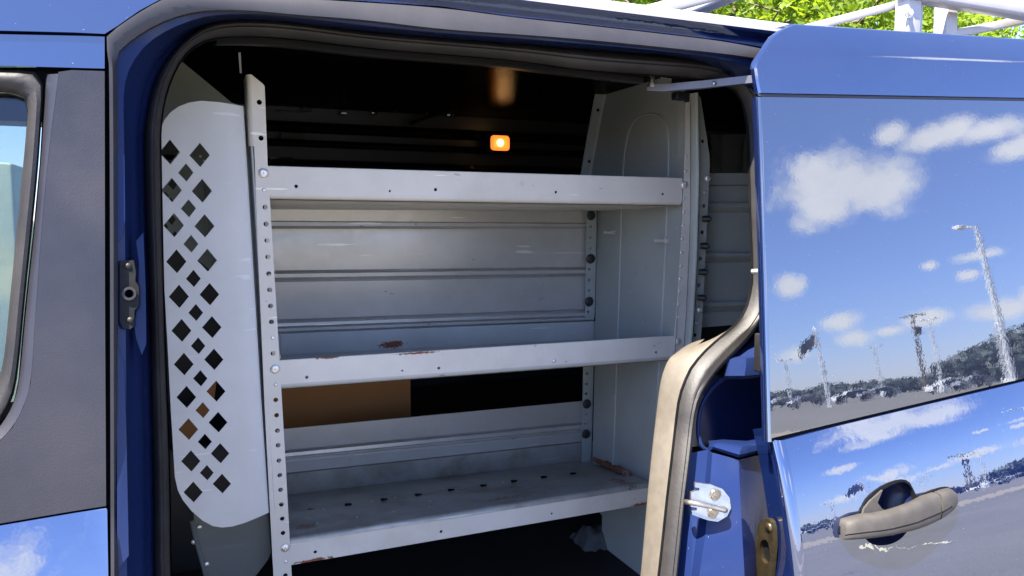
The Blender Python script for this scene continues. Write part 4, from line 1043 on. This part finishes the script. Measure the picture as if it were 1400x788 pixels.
copy_thing(t0_, (14.6, 14.0, 0), 2.1, "bright leafy tree seen between the rack's uprights")
copy_thing(t1_, (18.4, 14.6, 0), 4.0, "leafy tree seen below the rack's top rail at the photo's right edge")
copy_thing(t1_, (12.4, 17.5, 0), 1.0, "taller tree filling the gaps behind the others above the roof", (1.25, 1.25, 1.2))
copy_thing(t0_, (8.8, 17.5, 0), 5.0, "darker tree farthest back, left above the roof", (1.2, 1.2, 1.2))
copy_thing(t0_, (17.4, 18.5, 0), 3.2, "tall tree set back behind the tree at the photo's right edge", (1.25, 1.25, 1.2))
random.seed(33); mb = MB()
for i in range(150):
    clump(mb, V((random.uniform(2, 48), random.uniform(24, 34), random.uniform(1.5, 15))), random.uniform(1.3, 2.4), 70, .26)
tag(mb.build("background_woods", LEAF, None, 80, False, False), "sunlit green woods filling the gaps behind the trees above the van roof", "woods", None, "stuff")
# pale green cabinet on the lawn, through the cab windows
def PW(u, v, y): return PY(u, v, y)
a, b = PW(-6, 222, 6.2), PW(25, 372, 6.2)
gc = thing("utility_cabinet", (a.x, 6.5, 0), "pale green louvred utility cabinet on the grass, seen through the cab windows", "cabinet")
GC = simple("pale_green_enamel", (.42, .49, .39), .45, 0, 1.5, .05, 5)
MB().box((a.x-1.1, 6.2, .05), (b.x, 6.9, a.z), .02).build("cabinet_body", GC, gc, 30)
mb = MB()
for i in range(14): z = a.z-.10-i*.045; mb.box((a.x-.9, 6.185, z-.012), (b.x-.14, 6.2, z+.008), .003)
mb.build("louvre", GC, gc, 30)
MB().box((a.x-1.2, 6.1, 0), (b.x+.06, 7.0, .06), .01).build("plinth", M['strip'], gc)

# ================================================================== LIGHT
SUN = V((-.42, -.20, .885)).normalized()
elev = math.asin(SUN.z); az_s = math.atan2(SUN.x, SUN.y)
sl = bpy.data.lights.new("sun", 'SUN'); sl.energy = 4.6; sl.angle = math.radians(.53); sl.color = (1, .93, .82)
so = bpy.data.objects.new("sun", sl); COL.objects.link(so); so.rotation_euler = (-SUN).to_track_quat('-Z', 'Y').to_euler()
w = bpy.data.worlds.new("World"); SC.world = w; w.use_nodes = True; t = w.node_tree; t.nodes.clear()
def N_(typ, **k):
    q = t.nodes.new(typ)
    for a, b in k.items(): setattr(q, a, b)
    return q
out = N_("ShaderNodeOutputWorld"); bg = N_("ShaderNodeBackground"); bg.inputs[1].default_value = .085; t.links.new(bg.outputs[0], out.inputs[0])
sky = N_("ShaderNodeTexSky", sky_type='NISHITA'); sky.sun_disc = False; sky.sun_elevation = elev; sky.sun_rotation = az_s; sky.air_density = 1.0; sky.dust_density = .15; sky.ozone_density = 3.0
tc = N_("ShaderNodeTexCoord"); nrm = N_("ShaderNodeVectorMath", operation='NORMALIZE'); t.links.new(tc.outputs["Generated"], nrm.inputs[0])
sp_ = N_("ShaderNodeSeparateXYZ"); t.links.new(nrm.outputs[0], sp_.inputs[0])
def mth(op, a, b=None, clamp=False):
    q = N_("ShaderNodeMath", operation=op); q.use_clamp = clamp
    for s, val in ((q.inputs[0], a), (q.inputs[1], b)):
        if val is None: continue
        if hasattr(val, "is_linked"): t.links.new(val, s)
        else: s.default_value = val
    return q.outputs[0]
ny = mth('MULTIPLY', sp_.outputs[1], -1.0)
AZ = mth('MULTIPLY', mth('ARCTAN2', sp_.outputs[0], ny), 57.2958); EL = mth('MULTIPLY', mth('ARCSINE', sp_.outputs[2]), 57.2958)
def nz(scale, detail, rough):
    q = N_("ShaderNodeTexNoise"); q.inputs["Scale"].default_value = scale; q.inputs["Detail"].default_value = detail; q.inputs["Roughness"].default_value = rough
    t.links.new(nrm.outputs[0], q.inputs["Vector"]); return q.outputs["Fac"]
n1 = nz(26, 6, .62); n2 = nz(8, 4, .6)
# clouds: azimuth (from -Y towards +X), elevation, half width, half height, softness weight
CL = [(47.0,15.4,4.2,3.0),(46.8,14.0,3.4,2.6),(50.0,14.3,4.2,2.2),(48.3,15.2,3.8,2.6),
      (55.0,16.8,3.0,1.2),(57.5,16.2,2.6,1.1),(58.8,14.6,2.2,.9),(52.0,17.6,1.4,.9),
      (43.4,8.2,1.5,1.2),(52.2,8.1,.8,.5),(54.4,7.0,.9,.55),(55.2,8.2,1.9,.55),
      (46.4,5.2,1.8,.9),(47.0,3.8,1.6,.8),(51.3,4.4,1.9,.7),(49.0,4.0,1.5,.5),(55.5,4.3,2.5,1.0),(58,4.6,2,1.2),(43,3.2,1.8,.8),
      (20,12,7,3.5),(5,22,8,3),(-15,14,8,4),(-40,20,9,4),(75,14,6,4),(95,18,9,4),(70,35,8,4),(-70,30,12,5),(130,24,10,4),(170,16,9,4),(-120,18,9,4),(30,33,6,2.5),(-160,30,10,5)]
def EL_(): return EL
tot = None
for a, e, ra, re in CL:
    da = mth('DIVIDE', mth('SUBTRACT', AZ, a), ra); de = mth('DIVIDE', mth('SUBTRACT', EL, e), re)
    r2 = mth('ADD', mth('MULTIPLY', da, da), mth('MULTIPLY', de, de)); val = mth('SUBTRACT', 1.0, mth('SQRT', r2))
    tot = val if tot is None else mth('MAXIMUM', tot, val)
tot = mth('MAXIMUM', tot, -1.2)
f = mth('ADD', tot, mth('ADD', mth('MULTIPLY', mth('SUBTRACT', n1, .5), 1.6), mth('MULTIPLY', mth('SUBTRACT', n2, .5), .9)))
mr = N_("ShaderNodeMapRange"); mr.interpolation_type = 'SMOOTHSTEP'; mr.inputs[1].default_value = -.05; mr.inputs[2].default_value = .75; t.links.new(f, mr.inputs[0])
cs = N_("ShaderNodeMix", data_type='RGBA'); t.links.new(mth('MULTIPLY', mr.outputs[0], .92), cs.inputs[0]); tint = N_("ShaderNodeMix", data_type='RGBA', blend_type='MULTIPLY'); tint.inputs[0].default_value = 1; tint.inputs[7].default_value = (1.05, .96, 1.09, 1); t.links.new(sky.outputs[0], tint.inputs[6]); 
hz_ = N_("ShaderNodeMix", data_type='RGBA', blend_type='MULTIPLY'); hz_.inputs[7].default_value = (.72, .84, 1.12, 1)
hm = N_("ShaderNodeMapRange"); hm.inputs[1].default_value = 38; hm.inputs[2].default_value = 0; t.links.new(EL_(), hm.inputs[0]); t.links.new(hm.outputs[0], hz_.inputs[0])
t.links.new(tint.outputs[2], hz_.inputs[6]); t.links.new(hz_.outputs[2], cs.inputs[6])
CLOUDV = 8.2
sh_ = N_("ShaderNodeMix", data_type='RGBA'); t.links.new(nz(14, 5, .6), sh_.inputs[0]); sh_.inputs[6].default_value = (CLOUDV*.72, CLOUDV*.72, CLOUDV*.76, 1); sh_.inputs[7].default_value = (CLOUDV, CLOUDV*.98, CLOUDV*.95, 1)
t.links.new(sh_.outputs[2], cs.inputs[7]); t.links.new(cs.outputs[2], bg.inputs[0])
SC.view_settings.view_transform = 'Standard'; SC.view_settings.look = 'None'; SC.view_settings.exposure = 2.45; SC.view_settings.gamma = 1
try: SC.cycles.use_denoising = True
except Exception: pass
SC.cycles.max_bounces = 10; SC.cycles.diffuse_bounces = 6; SC.cycles.glossy_bounces = 5; SC.cycles.transparent_max_bounces = 10
SC.cycles.sample_clamp_indirect = 8
SC.cycles.caustics_reflective = False
